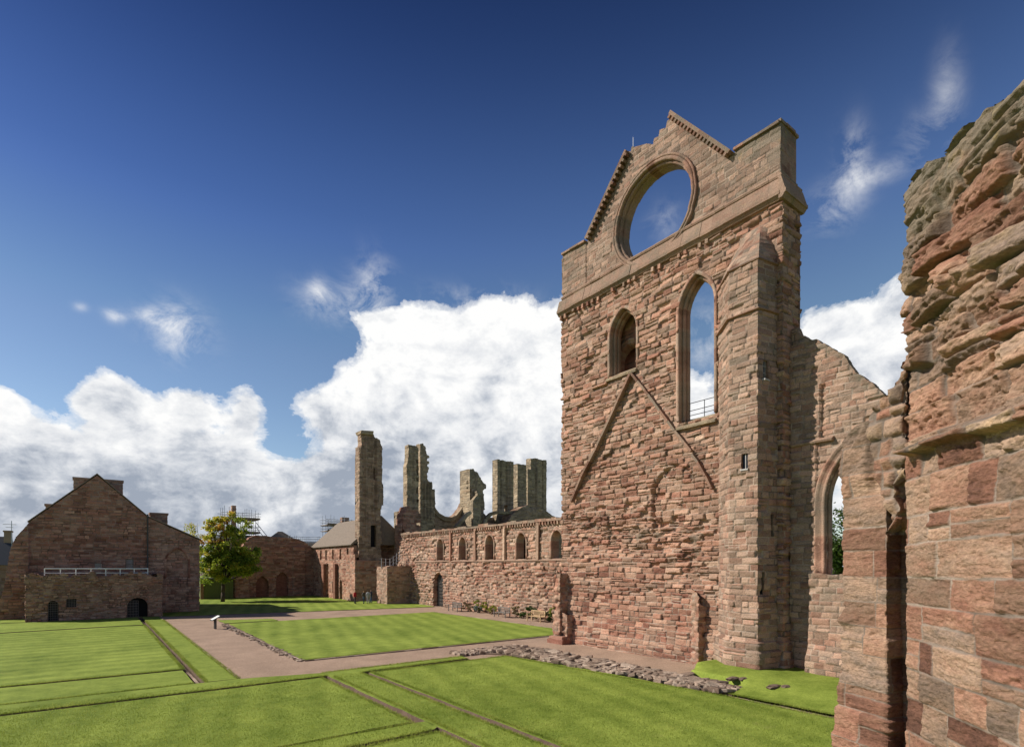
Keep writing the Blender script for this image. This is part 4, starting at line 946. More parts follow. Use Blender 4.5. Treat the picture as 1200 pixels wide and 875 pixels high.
mb = MB(); mb.box(-4., 5.2, YLo+.75, YLo+.8, 0, 3.2); mb.build('dark_interior', M_black, lr)
mb = MB(); mb.box(-4.5, 5.6, YLo+.3, 69.2, 3.5, 3.85); mb.build('terrace', M_drk, lr)
mb = MB(); mb.box(-1.78, -1.05, YLo+.12, YLo+.2, -.1, 1.19); mb.build('blocked_door', M_render, lr)
def grate(x0, x1, z0, z1, name, dx=.13, dz=.22, y=YLo+.15):
    m = MB(); x = x0
    while x <= x1+.001: m.bar((x, y, z0), (x, y, z1), .018); x += (x1-x0)/max(1, round((x1-x0)/dx))
    z = z0
    while z <= z1+.001: m.bar((x0, y+.03, z), (x1, y+.03, z), .018); z += (z1-z0)/max(1, round((z1-z0)/dz))
    return m.build(name, M_rust, lr)
grate(-3.02, -2.38, .05, 1.7, 'gate'); grate(-1.76, -1.07, 1.22, 1.93, 'window_grate', .12, .14); grate(2.8, 3.65, .05, 1.6, 'gate', .12, .25)
rl = empty('terrace_railing', (.6, 65, 3.9), 'long white painted metal railing along the top of the low rubble undercroft', 'railing')
mb = MB(); yr = YLo+.45
for z in (3.9, 4.3, 4.7): mb.bar((-3.3, yr, z), (4.45, yr, z-.04), .035 if z < 4.6 else .05)
for yb in (-3.3, 4.45): [mb.bar((yb, yr, z), (yb, yr+3, z), .035) for z in (4.3, 4.68)]
mb.build('rail', M_white, rl)
for k in range(8):
    m = MB(); m.bar((-3.3+k*1.107, yr, 3.85), (-3.3+k*1.107, yr, 4.72), .04); m.build('post', M_white, rl)

# ============================================================ NEIGHBOUR HOUSE far left
nh = empty('neighbour_house', (-16, 95, 0), 'small pink rendered house with slate roof and chimney at the left edge', 'house')
nx0, nx1 = atY(-70, 600, 100)[0], atY(7.5, 600, 100)[0]
hz0 = atY(0, 712, 100)[1]; hz1 = atY(0, 661, 100)[1]; hz2 = atY(0, 627, 100)[1]
mb = MB(); mb.box(nx0, nx1, 100, 108, hz0-1, hz1); mb.build('wall', M_render, nh)
mb = MB(); z = hz0
while z < hz1-.4: mb.box(nx1-.5-.3*(int(z/.45) % 2), nx1+.03, 99.96, 100.3, z, z+.36); z += .45
mb.build('quoins', M_tan, nh)
mb = MB(); mb.add([(nx0-.2, 99.6, hz1-.1), (nx1+.25, 99.6, hz1-.1), (nx1+.25, 104, hz2), (nx0, 104, hz2), (nx0-.2, 108.4, hz1-.1), (nx1+.25, 108.4, hz1-.1)], [(0, 1, 2, 3), (3, 2, 5, 4), (0, 3, 4), (1, 5, 2), (0, 4, 5, 1)]); mb.build('roof', M_slate, nh)
cxx0, cxx1 = atY(4.5, 600, 103)[0], atY(13, 600, 103)[0]; cz = atY(8, 623, 103)[1]
mb = MB(); mb.box(cxx0, cxx1, 103, 104.6, hz1-3, cz); c_ = mb.build('chimney', M_tan, nh)
mb = MB(); mb.box(cxx0-.1, cxx1+.1, 102.9, 104.7, cz, cz+.2); mb.build('chimney_cap', M_tan, c_)
mb = MB(); ax = atY(13.5, 600, 103)[0]; az1 = atY(13, 610, 103)[1]; mb.bar((ax, 103, cz-3), (ax, 103, az1), .05); mb.bar((ax-.9, 103, az1-.5), (ax+.5, 103, az1-.5), .03); mb.bar((ax-.6, 103, az1-.9), (ax+.2, 103, az1-.9), .03); mb.build('aerial', M_steel, nh)

# ============================================================ SCAFFOLDS, roofs behind
def scaffold(name, label, x0, x1, y0, y1, zb, lv, zt, cx0, cx1, czt, extra=None):
    s = empty(name, ((x0+x1)/2, (y0+y1)/2, zb), label, 'scaffolding', 'scaffolds wrapped round chimneys')
    random.seed(int(x0*10)); m = MB()
    nx = 5
    for i in range(nx+1):
        for y in (y0, (y0+y1)/2, y1):
            x = x0+(x1-x0)*i/nx; m.bar((x, y, zb), (x, y, zt-random.uniform(0, 1.8)), .045, 5)
    m.build('standard', M_steel, s); m = MB()
    for z in lv+[lv[0]-1.6] + [v+.5 for v in lv]+[v+1. for v in lv]:
        for y in (y0, y1): m.bar((x0-.5, y, z), (x1+.5, y, z), .04, 5)
        for i in range(nx+1): m.bar((x0+(x1-x0)*i/nx, y0-.3, z+.05), (x0+(x1-x0)*i/nx, y1+.3, z+.05), .035, 5)
    m.bar((x1, y0, zb), (x0, y0, lv[-1]), .04, 5); m.bar((x0, y1, zb), (x1, y1, lv[-1]), .04, 5)
    m.build('ledger', M_steel, s); m = MB()
    for z in lv: m.box(x0-.3, x1+.3, y0-.2, y1+.2, z-.12, z-.02); m.box(x0-.3, x1+.3, y0-.23, y0-.2, z-.02, z+.2)
    m.build('platform', M_board, s)
    c = masonry('chimney_stack', [(cx0, (y0+y1)/2+.6), (cx0, (y0+y1)/2-.6), (cx1, (y0+y1)/2-.6), (cx1, (y0+y1)/2+.6), (cx0, (y0+y1)/2+.6)], zb-3, czt, .15, lambda U, V: V-czt+.02, M_tan, None, T=.3, seed=int(cx0), closed=True)
    return s, c
YS = 112
q = lambda px, py, Y=YS: atY(px, py, Y)
s1, c1 = scaffold('scaffold', 'larger two deck scaffold around a chimney rising behind the leafy tree', q(261, 600)[0], q(300, 600)[0], YS-1.6, YS+2.2, q(280, 640)[1], [q(280, 624)[1], q(280, 608)[1]], q(280, 593)[1], q(271.5, 600)[0], q(276.5, 600)[0], q(273, 592)[1])
tag(c1, 'slender brown chimney inside the scaffold behind the leafy tree', 'chimney')
m = MB(); m.bar((q(300, 612)[0], YS, q(300, 612)[1]), (q(313, 628)[0], YS, q(313, 628)[1]), .06); m.bar((q(300, 615)[0], YS+1, q(300, 615)[1]), (q(310, 628)[0], YS+1, q(310, 628)[1]), .06); m.build('ladder', M_steel, s1)
s2, c2 = scaffold('scaffold', 'smaller scaffold on the stone slate roof left of the tallest tower', q(382, 600)[0], q(412, 600)[0], YS-1.6, YS+2, q(390, 640)[1], [q(390, 622)[1], q(390, 615)[1]], q(390, 602)[1], q(400, 600)[0], q(408.5, 600)[0], q(403, 606)[1])
tag(c2, 'broad dark chimney inside the scaffold left of the tallest tower', 'chimney')
rb = empty('range_behind', (q(300, 640)[0], YS, 0), 'slate roofed building behind the dark precinct wall, carrying scaffolded chimneys', 'building')
m = MB(); m.box(q(256, 640)[0], q(312, 640)[0], YS-3, YS+6, 0, q(280, 632)[1]); m.box(q(336, 640)[0], q(420, 640)[0], YS-3, YS+6, 0, q(380, 634)[1]-.5); m.build('wall', M_tan, rb)
m = MB()
for a, b, zz in ((256, 312, 632), (336, 420, 634)):
    x0, x1 = q(a, 640)[0]-.2, q(b, 640)[0]+.2; z = q(280, zz)[1]-(.5 if zz == 634 else 0); m.add([(x0, YS-3.3, z), (x1, YS-3.3, z), (x1, YS+1.5, z+.9), (x0, YS+1.5, z+.9), (x0, YS+6.3, z), (x1, YS+6.3, z)], [(0, 1, 2, 3), (3, 2, 5, 4), (0, 3, 4), (1, 5, 2)])
m.build('roof', M_slate, rb)
py = empty('pyramid_roofed_tower', (q(333, 640, 108)[0], 108, 0), 'low pointed stone roof peeping above the dark precinct wall', 'building')
x0, x1, xm = q(319, 630, 108)[0], q(346, 630, 108)[0], q(331, 630, 108)[0]; z0 = q(330, 631, 108)[1]; z1 = q(330, 622, 108)[1]
m = MB(); m.box(x0+.3, x1-.3, 108.3, 111, 0, z0); m.build('wall', M_tan, py)
m = MB(); m.add([(x0, 108, z0), (x1, 108, z0), (x1, 111.5, z0), (x0, 111.5, z0), (xm-.4, 109.5, z1), (xm+.4, 109.5, z1)], [(0, 1, 5, 4), (1, 2, 5), (2, 3, 4, 5), (3, 0, 4)]); m.build('roof', M_stoneroof, py)
m = MB(); random.seed(4)
for k in range(16):
    x = q(338+k*2.4, 640, 105)[0]; m.bar((x, 105, 6), (x, 105, q(340, 626+random.uniform(0, 4), 105)[1]), .04, 5)
for z in (629, 631.5): m.bar((q(338, z, 105)[0], 105, q(338, z, 105)[1]), (q(376, z, 105)[0], 105, q(376, z, 105)[1]), .035, 5)
tag(m.build('scaffold_rail', M_steel), 'thin row of scaffold poles above the right end of the dark precinct wall', 'scaffolding')

# green hut
hu = empty('garden_hut', (15, 93, 0), 'olive green timber hut partly hidden behind the leafy tree trunk', 'hut')
a = atY(235.5, 700, 93); b = atY(273, 700, 93)
m = MB(); x = a[0]
while x < b[0]: m.box(x, x+.23, 93, 93.06+random.uniform(0, .02), -.2, atY(250, 679, 93)[1]); x += .24
m.box(a[0], b[0], 93.08, 96, -.2, atY(250, 679, 93)[1]); m.build('wall', M_green, hu)
m = MB(); m.box(a[0]-.15, b[0]+.15, 92.8, 96.3, atY(250, 679, 93)[1], atY(250, 677, 93)[1]); m.build('roof', M_lead, hu)
m = MB(); m.box(a[0]-.08, a[0]+.35, 92.9, 93.0, -.2, atY(250, 679.2, 93)[1]); m.build('corner_post', M_tan, hu)
m = MB(); m.box(atY(258, 700, 93)[0], atY(268, 700, 93)[0], 92.93, 93, 0, 2.1); m.build('door', M_green, hu)

# ============================================================ VEGETATION
def leaves(name, blobs, n, size, mat, parent, seed=1, zlo=None, bias=None, shell=.55):
    """leaf-sized quads in clumps spread through overlapping ellipsoids"""
    rs = np.random.RandomState(seed); vol = np.array([b[3]*b[4]*b[5] for b in blobs]); vol = vol/vol.sum(); C_ = []; cr = []
    ncl = max(8, n//70)
    bi = rs.choice(len(blobs), ncl, p=vol)
    for i in bi:
        b = blobs[i]; d = rs.normal(size=3); d /= np.linalg.norm(d); r = rs.uniform(shell, 1.)**.6
        C_.append((b[0]+d[0]*b[3]*r, b[1]+d[1]*b[4]*r, b[2]+d[2]*b[5]*r)); cr.append(rs.uniform(.05, .6)+(bias(C_[-1]) if bias else 0))
    C_ = np.array(C_); cr = np.array(cr); k = rs.randint(0, ncl, n)
    mean = (np.mean([b[3] for b in blobs]))
    P = C_[k]+rs.normal(size=(n, 3))*mean*np.array([.17, .17, .12])
    if zlo is not None: P[:, 2] = np.maximum(P[:, 2], zlo)
    nn = rs.normal(size=(n, 3))+np.array([0, 0, .8]); nn /= np.linalg.norm(nn, axis=1)[:, None]
    t1 = np.cross(nn, rs.normal(size=(n, 3))); t1 /= np.linalg.norm(t1, axis=1)[:, None]; t2 = np.cross(nn, t1)
    s = size*rs.uniform(.6, 1.3, n)[:, None]
    co = np.stack([P-t1*s, P+t2*s*.55, P+t1*s, P-t2*s*.55], 1).reshape(-1, 3)
    qd = np.arange(4*n).reshape(-1, 4); c = np.clip(cr[k]+rs.uniform(-.2, .25, n), 0, 1); st = np.repeat(np.stack([c, c, c, c], 1), 4, 0)
    return npmesh(name, co, qd, mat, parent, st)
def tree(name, label, base, H, blobs, n, size, mat, seed, cat='tree', trunk_r=.28, bias=None):
    t = empty(name, base, label, cat); random.seed(seed); m = MB(); b = Vector(base)
    pts = [b+Vector((random.uniform(-.1, .1)*k, random.uniform(-.1, .1)*k, H*.62*k/6)) for k in range(7)]
    for k in range(6): m.bar(pts[k], pts[k+1], trunk_r*(1-k/8), 10, trunk_r*(1-(k+1)/8))
    for bl in blobs:
        for _ in range(3):
            s = pts[random.randint(2, 5)]; e = Vector((bl[0]+random.uniform(-.6, .6)*bl[3], bl[1]+random.uniform(-.6, .6)*bl[4], bl[2]+random.uniform(-.3, .6)*bl[5])); mid = (s+e)/2+Vector((random.uniform(-.4, .4), random.uniform(-.4, .4), .3))
            m.bar(s, mid, trunk_r*.38, 6, trunk_r*.25); m.bar(mid, e, trunk_r*.25, 6, trunk_r*.06)
    m.build('trunk', M_bark, t, smooth=True)
    leaves('crown', blobs, n, size, mat, t, seed, bias=bias); return t
bx, by = 14.4, 85.
blp = []
def TB(px, py, rpx, rpy):
    x, z = atY(px, py, by); k = (x*sn+by*cs)/FL; return (x, by, z, rpx*k, rpx*k*1., rpy*k)
for a in ((262, 662, 24, 18), (248, 640, 13, 14), (272, 640, 18, 20), (258, 618, 15, 11), (281, 618, 12, 12), (245, 668, 13, 16), (285, 660, 17, 16), (267, 604.5, 6, 4), (293, 650, 12, 10), (296, 668, 9, 7), (240, 655, 8, 8), (247, 609, 6, 5)): blp.append(TB(*a))
tcx = blp[0][0]
tree('leafy_tree', 'round green tree turning yellow and orange, beside the dark house', (atY(261, 700, by)[0], by, 0), 12.5, blp, 20000, .17, M_leafA, 5, bias=lambda c: .30*(c[2] > 8)*(c[0] < tcx+1.)+.12*(c[0] < tcx))
bt = empty('twiggy_tree', (11.5, 98, 0), 'thin half bare tree top with few orange leaves left of the green tree', 'tree')
m = MB(); random.seed(9); tb = Vector((atY(233, 640, 98)[0], 98, 0)); tt = Vector((tb.x, 98, atY(233, 640, 98)[1]))
m.bar(tb, tt, .2, 7, .09)
for k in range(26):
    a_ = tb.lerp(tt, random.uniform(.75, 1)); e = a_+Vector((random.uniform(-2, 2.), random.uniform(-1, 1), random.uniform(1.5, 4.2))); mid = (a_+e)/2+Vector((0, 0, .3)); m.bar(a_, mid, .05, 5, .03); m.bar(mid, e, .03, 5, .012)
m.build('trunk', M_bark, bt); leaves('crown', [(tt.x-.6, 98, tt.z+2.4, 1.7, 1., 1.2)], 500, .13, M_leafA, bt, 3, bias=lambda c: .45)
# tree behind the broken arch
D_ = 55
r = ray(984, 640); ex_, ey_ = r[0]*D_, r[1]*D_
eb = [(ex_, ey_, 8.2, 1.9, 1.9, 2.6), (ex_+.8, ey_-.8, 6.0, 2.6, 2.6, 2.4), (ex_-1.3, ey_+.8, 5.2, 2.0, 2.0, 2.0), (ex_+2.5, ey_-2, 8, 2, 2, 2)]
tree('garden_tree', 'dark green tree seen through the broken arch at right', (ex_, ey_, 0), 9, eb, 9000, .16, M_leafG, 8)

def shrub(px, py, rpx, hpx, mat, label, seed, n=900, X=32.9):
    y, z = atX(px, py, X); r = ray(px, py); D = X/r[0]; k = D/FL; h = hpx*k*1.1; w = rpx*k*1.9
    s = empty('shrub', (X, y, 0), label, 'shrub', 'plants in the bed along the long wall')
    m = MB(); random.seed(seed)
    for _ in range(9): m.bar((X+random.uniform(-.1, .1), y+random.uniform(-.2, .2), -.1), (X+random.uniform(-.4, .3), y+random.uniform(-1, 1)*w*.7, h*random.uniform(.5, .95)), .02, 4, .006)
    m.build('stem', M_bark, s)
    leaves('foliage', [(X, y, h*.5, .5, w, h*.5), (X+.1, y+w*.3, h*.65, .35, w*.5, h*.35)], n, .065, mat, s, seed, zlo=.02, shell=.2)
shrub(549, 712, 6, 10, M_leafB, 'brown and green bush right of the first dark bench', 1)
shrub(562, 710, 8, 15, M_leafY, 'tall yellow green bush between the first two benches', 2)
shrub(560, 714, 6, 8, M_leafS, 'silvery leaved shrub low in the bed between the dark benches', 3)
shrub(575, 715, 7, 9, M_leafY, 'low bright yellow flowering plant left of the second dark bench', 4)
shrub(606, 716, 7, 11, M_leafB, 'wispy brown plant right of the second dark bench', 5)
shrub(624, 715, 9, 15, M_leafG, 'dense dark green bush behind the pale wooden bench', 6, 1500)
shrub(612, 721, 4, 6, M_leafG, 'small green plant left of the pale wooden bench', 7, 500)
shrub(645, 721, 6, 12, M_leafG, 'green bush right of the pale wooden bench', 8)
shrub(648, 712, 4, 22, M_leafY, 'tall yellow green plant next to the tall gable corner', 9)
def hedge():
    h = empty('hedge', (-14, 88, 0), 'dark clipped hedge in front of the pink house at the left edge', 'hedge'); x0, x1 = atY(-60, 700, 88)[0], atY(5.5, 700, 88)[0]
    z = atY(0, 697, 88)[1]; b = [(x, 88, z*.45, 1., .8, z*.5) for x in np.arange(x0, x1, .8)]
    leaves('foliage', b, 9000, .1, M_leafG, h, 4, zlo=0, shell=.3); m = MB(); m.box(x0, x1, 87.7, 88.3, -.2, z*.8); m.build('inner_branches', M_bark, h)
hedge()

# ============================================================ GROUND
def poly(name, pts, z1, z0, mats, kind='structure'):
    bm = bmesh.new(); n = len(pts)
    if sum(pts[i][0]*pts[(i+1) % n][1]-pts[(i+1) % n][0]*pts[i][1] for i in range(n)) < 0: pts = pts[::-1]
    # densify + wobble the edges
    P = []
    for i in range(n):
        a, b = Vector(pts[i]), Vector(pts[(i+1) % n]); L = (b-a).length; m = max(1, min(60, int(L/.35))); nr = Vector((-(b-a).y, (b-a).x)).normalized()
        for k in range(m):
            w = (vnoise(np.array((a.x+(b.x-a.x)*k/m)*1.3), np.array((a.y+(b.y-a.y)*k/m)*1.3), 5)-.5)*.09 if (k > 0 and L < 300) else 0
            P.append(a.lerp(b, k/m)+nr*float(w))
    t = [bm.verts.new((p.x, p.y, z1)) for p in P]; u = [bm.verts.new((p.x+random.uniform(-.02, .02), p.y+random.uniform(-.02, .02), z0)) for p in P]
    bm.faces.new(t).material_index = 0; N_ = len(P)
    for k in range(N_): f = bm.faces.new((u[k], u[(k+1) % N_], t[(k+1) % N_], t[k])); f.material_index = 1
    me = bpy.data.meshes.new(name); bm.to_mesh(me); bm.free(); o = link(name, me, mats); return tag(o, kind=kind)
m = MB(); m.add([(-900, -400, -.24), (1200, -400, -.24), (1200, 1500, -.24), (-900, 1500, -.24)], [(0, 1, 2, 3)]); tag(m.build('ground', M_soil), kind='structure')
GM = [M_grass, M_soil]; GY = [M_grassY, M_soil]; GX = [M_grassX, M_soil]
random.seed(2)
FL_ = -60
poly('lawn', [(FL_, 31.1), (3.55, 31.1), (3.55, 55.6), (2.2, 55.9), (FL_, 51.0)], 0, -.23, GY)
poly('lawn', [(FL_, 27.05), (3.5, 27.05), (3.5, 30.75), (FL_, 30.75)], 0, -.23, GM)
poly('lawn', [(FL_, 51.6), (2.3, 56.2), (3.55, 56.), (3.55, 64.3), (FL_, 64.3)], 0.02, -.23, GM)
poly('lawn', [(3.95, 27.05), (5.15, 26.98), (5.3, 64.5), (3.95, 64.5)], 0, -.23, GM)
poly('lawn', [(FL_, 25.35), (8.55, 25.35), (8.62, 12), (8.62, -2), (10.1, -2), (10.1, 25.2), (16.2, 25.45), (16.3, 26.2), (10.2, 26.1), (8.5, 26.1), (5.15, 26.95), (FL_, 26.98)], 0, -.23, GM)
poly('lawn', [(FL_, 16.25), (8.15, 16.25), (8.2, 25.0), (FL_, 25.0)], 0, -.23, GX)
poly('lawn', [(FL_, 15.05), (8.35, 15.05), (8.55, 15.2), (8.6, 16.), (8.15, 16.05), (FL_, 16.05)], 0, -.23, GM)
poly('lawn', [(FL_, -4), (8.3, -4), (8.35, 14.75), (FL_, 14.75)], 0, -.23, GM)
poly('lawn', [(10.42, -4), (19.4, -4), (19.4, 12), (19.2, 18.5), (18.4, 24.8), (10.36, 24.85)], 0, -.23, GX)
poly('lawn', [(8.95, 30.2), (29.3, 30.2), (29.3, 53.0), (9.4, 52.9)], 0, -.23, GX)
poly('lawn', [(9.2, 53.5), (13.6, 53.4), (13.6, 55.6), (9.2, 56.9)], 0, -.23, GM)
poly('lawn', [(6.2, 63.8), (32.8, 59.6), (33.2, 59.6), (34.5, 66.5), (36, 97), (-4, 120), (-60, 120), (-60, 65.0), (5.3, 65.0)], 0.0, -.23, GX)
poly('lawn', [(-400, 64.9), (-60.2, 64.9), (-60.2, 300), (-400, 300)], -.01, -.23, GM)
poly('lawn', [(30, 97.5), (300, 97.5), (300, 300), (30, 300)], -.05, -.23, GM)
poly('lawn', [(28, -60), (300, -60), (300, 97), (36.2, 97), (36.2, 12), (28, 9)], -.03, -.23, GM)
poly('lawn', [(-200, -150), (5, -150), (5, -5), (-200, -5)], -.02, -.23, GM)
# path sheets
tag(poly('path', [(5.15, 26.9), (8.5, 26.05), (10.2, 26.05), (16.3, 26.15), (16.3, 25.0), (19, 18), (21, 12.9), (25.6, 12.9), (34.5, 30), (34.5, 66), (33, 60), (6.2, 64.2), (5.2, 64.6)], -.05, -.2, [M_gravel, M_soil]), kind='structure')
# grass bank by the turret (height field)
nx, ny = 60, 110
gxs = np.linspace(19.85, 27.4, nx); gys = np.linspace(-4, 17.0, ny); GXm, GYm = np.meshgrid(gxs, gys, indexing='ij')
GZ = gh(GXm, GYm)+.05*(fbm(GXm*.8, GYm*.8, 3, 3)-.5)+.0
edge = 21.6+.35*(fbm(GYm*.4, GYm*0, 9, 2)-.5)
lim = 16.6-1.3*sst(24.5, 21.5, GXm)
GZ = np.where(GYm > lim, -.12, GZ); GZ = np.where((GXm < 21.6) & (GYm > 12.6), np.minimum(GZ, -.02), GZ)
co = np.stack([GXm, GYm, GZ], -1).reshape(-1, 3); idx = np.arange(nx*ny).reshape(nx, ny)
qd = np.stack([idx[:-1, :-1], idx[1:, :-1], idx[1:, 1:], idx[:-1, 1:]], -1).reshape(-1, 4)
tag(npmesh('grass_bank', co, qd, M_grass, None, None, np.ones(len(qd), bool)), kind='structure')
# stone edging strips lying in the trenches
random.seed(21)
def edging(pts, w=.14, name='trench_edging', z=-.2, h=.1):
    m = MB()
    for i in range(len(pts)-1):
        a, b = Vector((*pts[i], z)), Vector((*pts[i+1], z)); L = (b-a).length; d = (b-a).normalized(); s = 0
        while s < L-.05:
            l = min(random.uniform(.5, 1.3), L-s); m.beam(a+d*s+Vector((0, 0, random.uniform(-.01, .02))), a+d*(s+l-.02)+Vector((0, 0, random.uniform(-.01, .02))), w*random.uniform(.8, 1.1), h, st=(random.random(), random.random(), 0, .1)); s += l
    return tag(m.build(name, M_rub), kind='structure')
edging([(3.72, 63), (3.72, 27.2)]); edging([(8.42, 24.9), (8.4, 16.3)]); edging([(10.25, 24.8), (10.25, 2)]); edging([(8.5, 14.8), (8.5, 2)], .16)
edging([(19.6, 12.), (19.6, -3)], .16, z=-.08); edging([(6.0, 14.87), (8.4, 14.9)], .1)
edging([(9.0, 30.05), (29.3, 30.05)], .1, 'path_edging', -.04); edging([(5.22, 27.1), (5.32, 64)], .07, 'path_edging', -.04, .12); edging([(29.4, 30.4), (29.4, 53)], .07, 'path_edging', -.04)
edging([(8.85, 30.2), (9.2, 52.9)], .1, 'path_edging', -.04)
# ruined footing (row of rubble)
random.seed(33)
m = MB()
def onrow():
    t = random.random(); y = 12.4+t*15.; 
    c_ = np.interp(y, [12.4, 18.5, 24, 27.6], [20.5, 20.2, 19.9, 19.6]); w = np.interp(y, [12.4, 15, 20, 26, 27.6], [.5, .7, 1.0, 1.25, 1.4]); return c_+random.uniform(-w, w), y
for k in range(1100):
    x, y = onrow(); s = random.uniform(.1, .22)+.22*random.random()**3; m.slab((x, y, random.uniform(.0, .12)), (s*random.uniform(.9, 1.5), s, s*random.uniform(.14, .30)), (random.random(), random.random(), 0, .42))
for k in range(160):
    y = random.uniform(26.4, 27.6); x = random.uniform(16.4, 19.5); s = random.uniform(.1, .22); m.slab((x, y, .0), (s*1.4, s, s*.5), (random.random(), random.random(), 0, .4))
ft = m.build('ruined_wall_footing', M_rub, smooth=False)
tag(ft, 'low jumbled row of broken stones along the lawn before the tall gable', 'rubble footing')
m = MB()                                                        # scree base under it
m.prism([(19.9, 12.2), (21.0, 12.4), (21.2, 27.4), (17.4, 27.4), (17.4, 26.8), (18.6, 25.2)], -.2, .01, (.4, .3, 1, .3)); tag(m.build('footing_bed', M_soil), kind='structure')
# rubble edge along the inner side of the path
m = MB()
for k in range(320):
    t = random.random(); x = 8.75+.3*random.random()+t*.2; y = 30.0+t*23; s = random.uniform(.04, .11); m.slab((x-.1+random.gauss(0, .12), y, -.03), (s*1.3, s*1.3, s*.5), (random.random(), random.random(), 0, .4))
tag(m.build('stone_border', M_rub), 'line of small rough stones edging the gravel path beside the central lawn', 'stone border', kind='stuff')
for (a, b, lab) in (((848, 797), (868, 801), 'small dark flat slab in the grass nearer the rubble row'), ((893, 806), (920, 808), 'small dark flat slab in the grass nearer the stair turret')):
    p = atZ(*a, .1); q_ = atZ(*b, .1); m = MB()
    c_ = ((p[0]+q_[0])/2, (p[1]+q_[1])/2); z = float(gh(np.array(c_[0]), np.array(c_[1])))
    m.rock((c_[0], c_[1], z+.02), (.45, .22, .09), (.2, .2, 0, .4)); m.rock((c_[0]+.35, c_[1]-.3, z+.02), (.3, .2, .08), (.2, .2, 0, .4)); tag(m.build('grass_slab', M_rub), lab, 'stone slab')

# grass blades: near field + tufts along trench edges
def blades(name, P, hgt, seed, z=None):
    rs = np.random.RandomState(seed); n = len(P); a = rs.uniform(0, 6.283, n); w = .006+.006*rs.rand(n); hh = hgt*rs.uniform(.5, 1.2, n)
    lean = rs.normal(size=(n, 2))*.35*hh[:, None]; zz = np.zeros(n) if z is None else z
    A = np.stack([P[:, 0]-np.cos(a)*w, P[:, 1]-np.sin(a)*w, zz-.01], 1); B = np.stack([P[:, 0]+np.cos(a)*w, P[:, 1]+np.sin(a)*w, zz-.01], 1); T_ = np.stack([P[:, 0]+lean[:, 0], P[:, 1]+lean[:, 1], zz+hh], 1)
    co = np.stack([A, B, T_], 1).reshape(-1, 3); r = np.clip(fbm(P[:, 0]*1.2, P[:, 1]*1.2, 4, 3)+rs.uniform(-.3, .3, n), 0, 1)
    st = np.repeat(np.stack([r, r, r, r], 1), 3, 0); tri = np.arange(3*n).reshape(-1, 3)
    return tag(npmesh(name, co, np.zeros((0, 4)), M_blade, None, st, None, tri), 'short grass fringe growing along the lawn edges and in the near lawn', 'grass', kind='stuff')
rs = np.random.RandomState(3); pts = []
def ln(a, b, n, w=.05, side=(0, 0)):
    t = rs.rand(n, 1); p = np.array(a)*(1-t)+np.array(b)*t+rs.normal(size=(n, 2))*w+np.array(side); pts.append(p)
for a, b in (((-10, 25.33), (8.6, 25.33)), ((-6, 31.08), (3.5, 31.08)), ((-6, 27.05), (3.5, 27.05)), ((-1, 16.1), (8.2, 16.1)), ((-1, 15.05), (8.3, 15.05)), ((10.4, 24.83), (18.2, 24.83)), ((10.1, 25.2), (16.2, 25.5)), ((8.75, 25), (8.75, 6)), ((8.2, 25), (8.2, 16.3)),
             ((10.05, 25), (10.05, 6)), ((10.52, 24.8), (10.52, 6)), ((3.55, 31), (3.55, 56)), ((3.95, 27), (3.95, 60)), ((5.2, 27), (5.3, 60)), ((8.6, 26.1), (16.3, 26.2)), ((19.35, 12), (19.35, 6)), ((19.9, 12.4), (19.9, 6)), ((9, 30.25), (29.3, 30.25)), ((8.35, 14.7), (8.35, 6)), ((-1, 14.75), (8.3, 14.75)), ((19.35, 12), (18.2, 24.8))):
    L = math.hypot(b[0]-a[0], b[1]-a[1]); ln(a, b, int(L*260))
# sparse over the near lawns
P = np.stack([rs.uniform(-7, 19.3, 320000), rs.uniform(6, 27, 320000)], 1)
def inlawn(P):
    x, y = P[:, 0], P[:, 1]; k = np.zeros(len(P), bool)
    for x0, x1, y0, y1 in ((-60, 8.15, 16.3, 25.), (10.5, 19., 2, 24.8), (8.8, 10.05, 2, 25.2), (-60, 8.3, -4, 14.7), (-60, 8.3, 15.1, 16.), (-60, 3.5, 27.1, 30.7), (-60, 8.6, 25.4, 26.1)): k |= (x > x0) & (x < x1) & (y > y0) & (y < y1)
    return k
P = P[inlawn(P)]; D = P[:, 0]*sn+P[:, 1]*cs; P = P[rs.rand(len(P)) < np.clip(1.6-D/22, .15, 1)]
blades('grass', np.concatenate(pts), .07, 4)
blades('grass', P, .045, 5)

# ============================================================ FURNITURE
PARINV[0] = False
def bench(mat, name='bench'):
    b = empty(name); W = 1.75
    m = MB()
    for k in range(5): m.box(-W/2, W/2, -.24+k*.105, -.24+k*.105+.085, .42, .45)
    m.build('seat', mat, b); m = MB()
    for k in range(11): x = -W/2+.1+k*(W-.26)/10; m.box(x, x+.06, .27, .295, .47, .86)
    m.box(-W/2, W/2, .255, .31, .86, .94); m.box(-W/2, W/2, .255, .31, .46, .51); m.build('backrest', mat, b)
    for s in (-1, 1):
        for y in (-.24, .27):
            m = MB(); x = s*(W/2-.035); m.box(x-.035, x+.035, y-.035, y+.035, 0, .64 if y < 0 else .94); m.build('leg', mat, b)
        m = MB(); x = s*(W/2-.035); m.box(x-.045, x+.045, -.31, .25, .643, .675); m.build('armrest', mat, b)
    return b
for (px, py, mat, lab) in ((533, 716.5, M_oldwood, 'dark weathered bench nearest the barred door'), (588, 721.5, M_oldwood, 'dark weathered bench between the door and the pale bench'), (628, 726, M_wood, 'new pale wooden bench nearest the tall gable')):
    y = atX(px, py, 31.9)[0]; b = bench(mat); b.location = (31.9, y, -.045); b.rotation_euler = (0, 0, R_(-90)); b.scale = (1.1, 1.05, 1.05)
    tag(b, lab, 'bench', 'benches along the long wall')
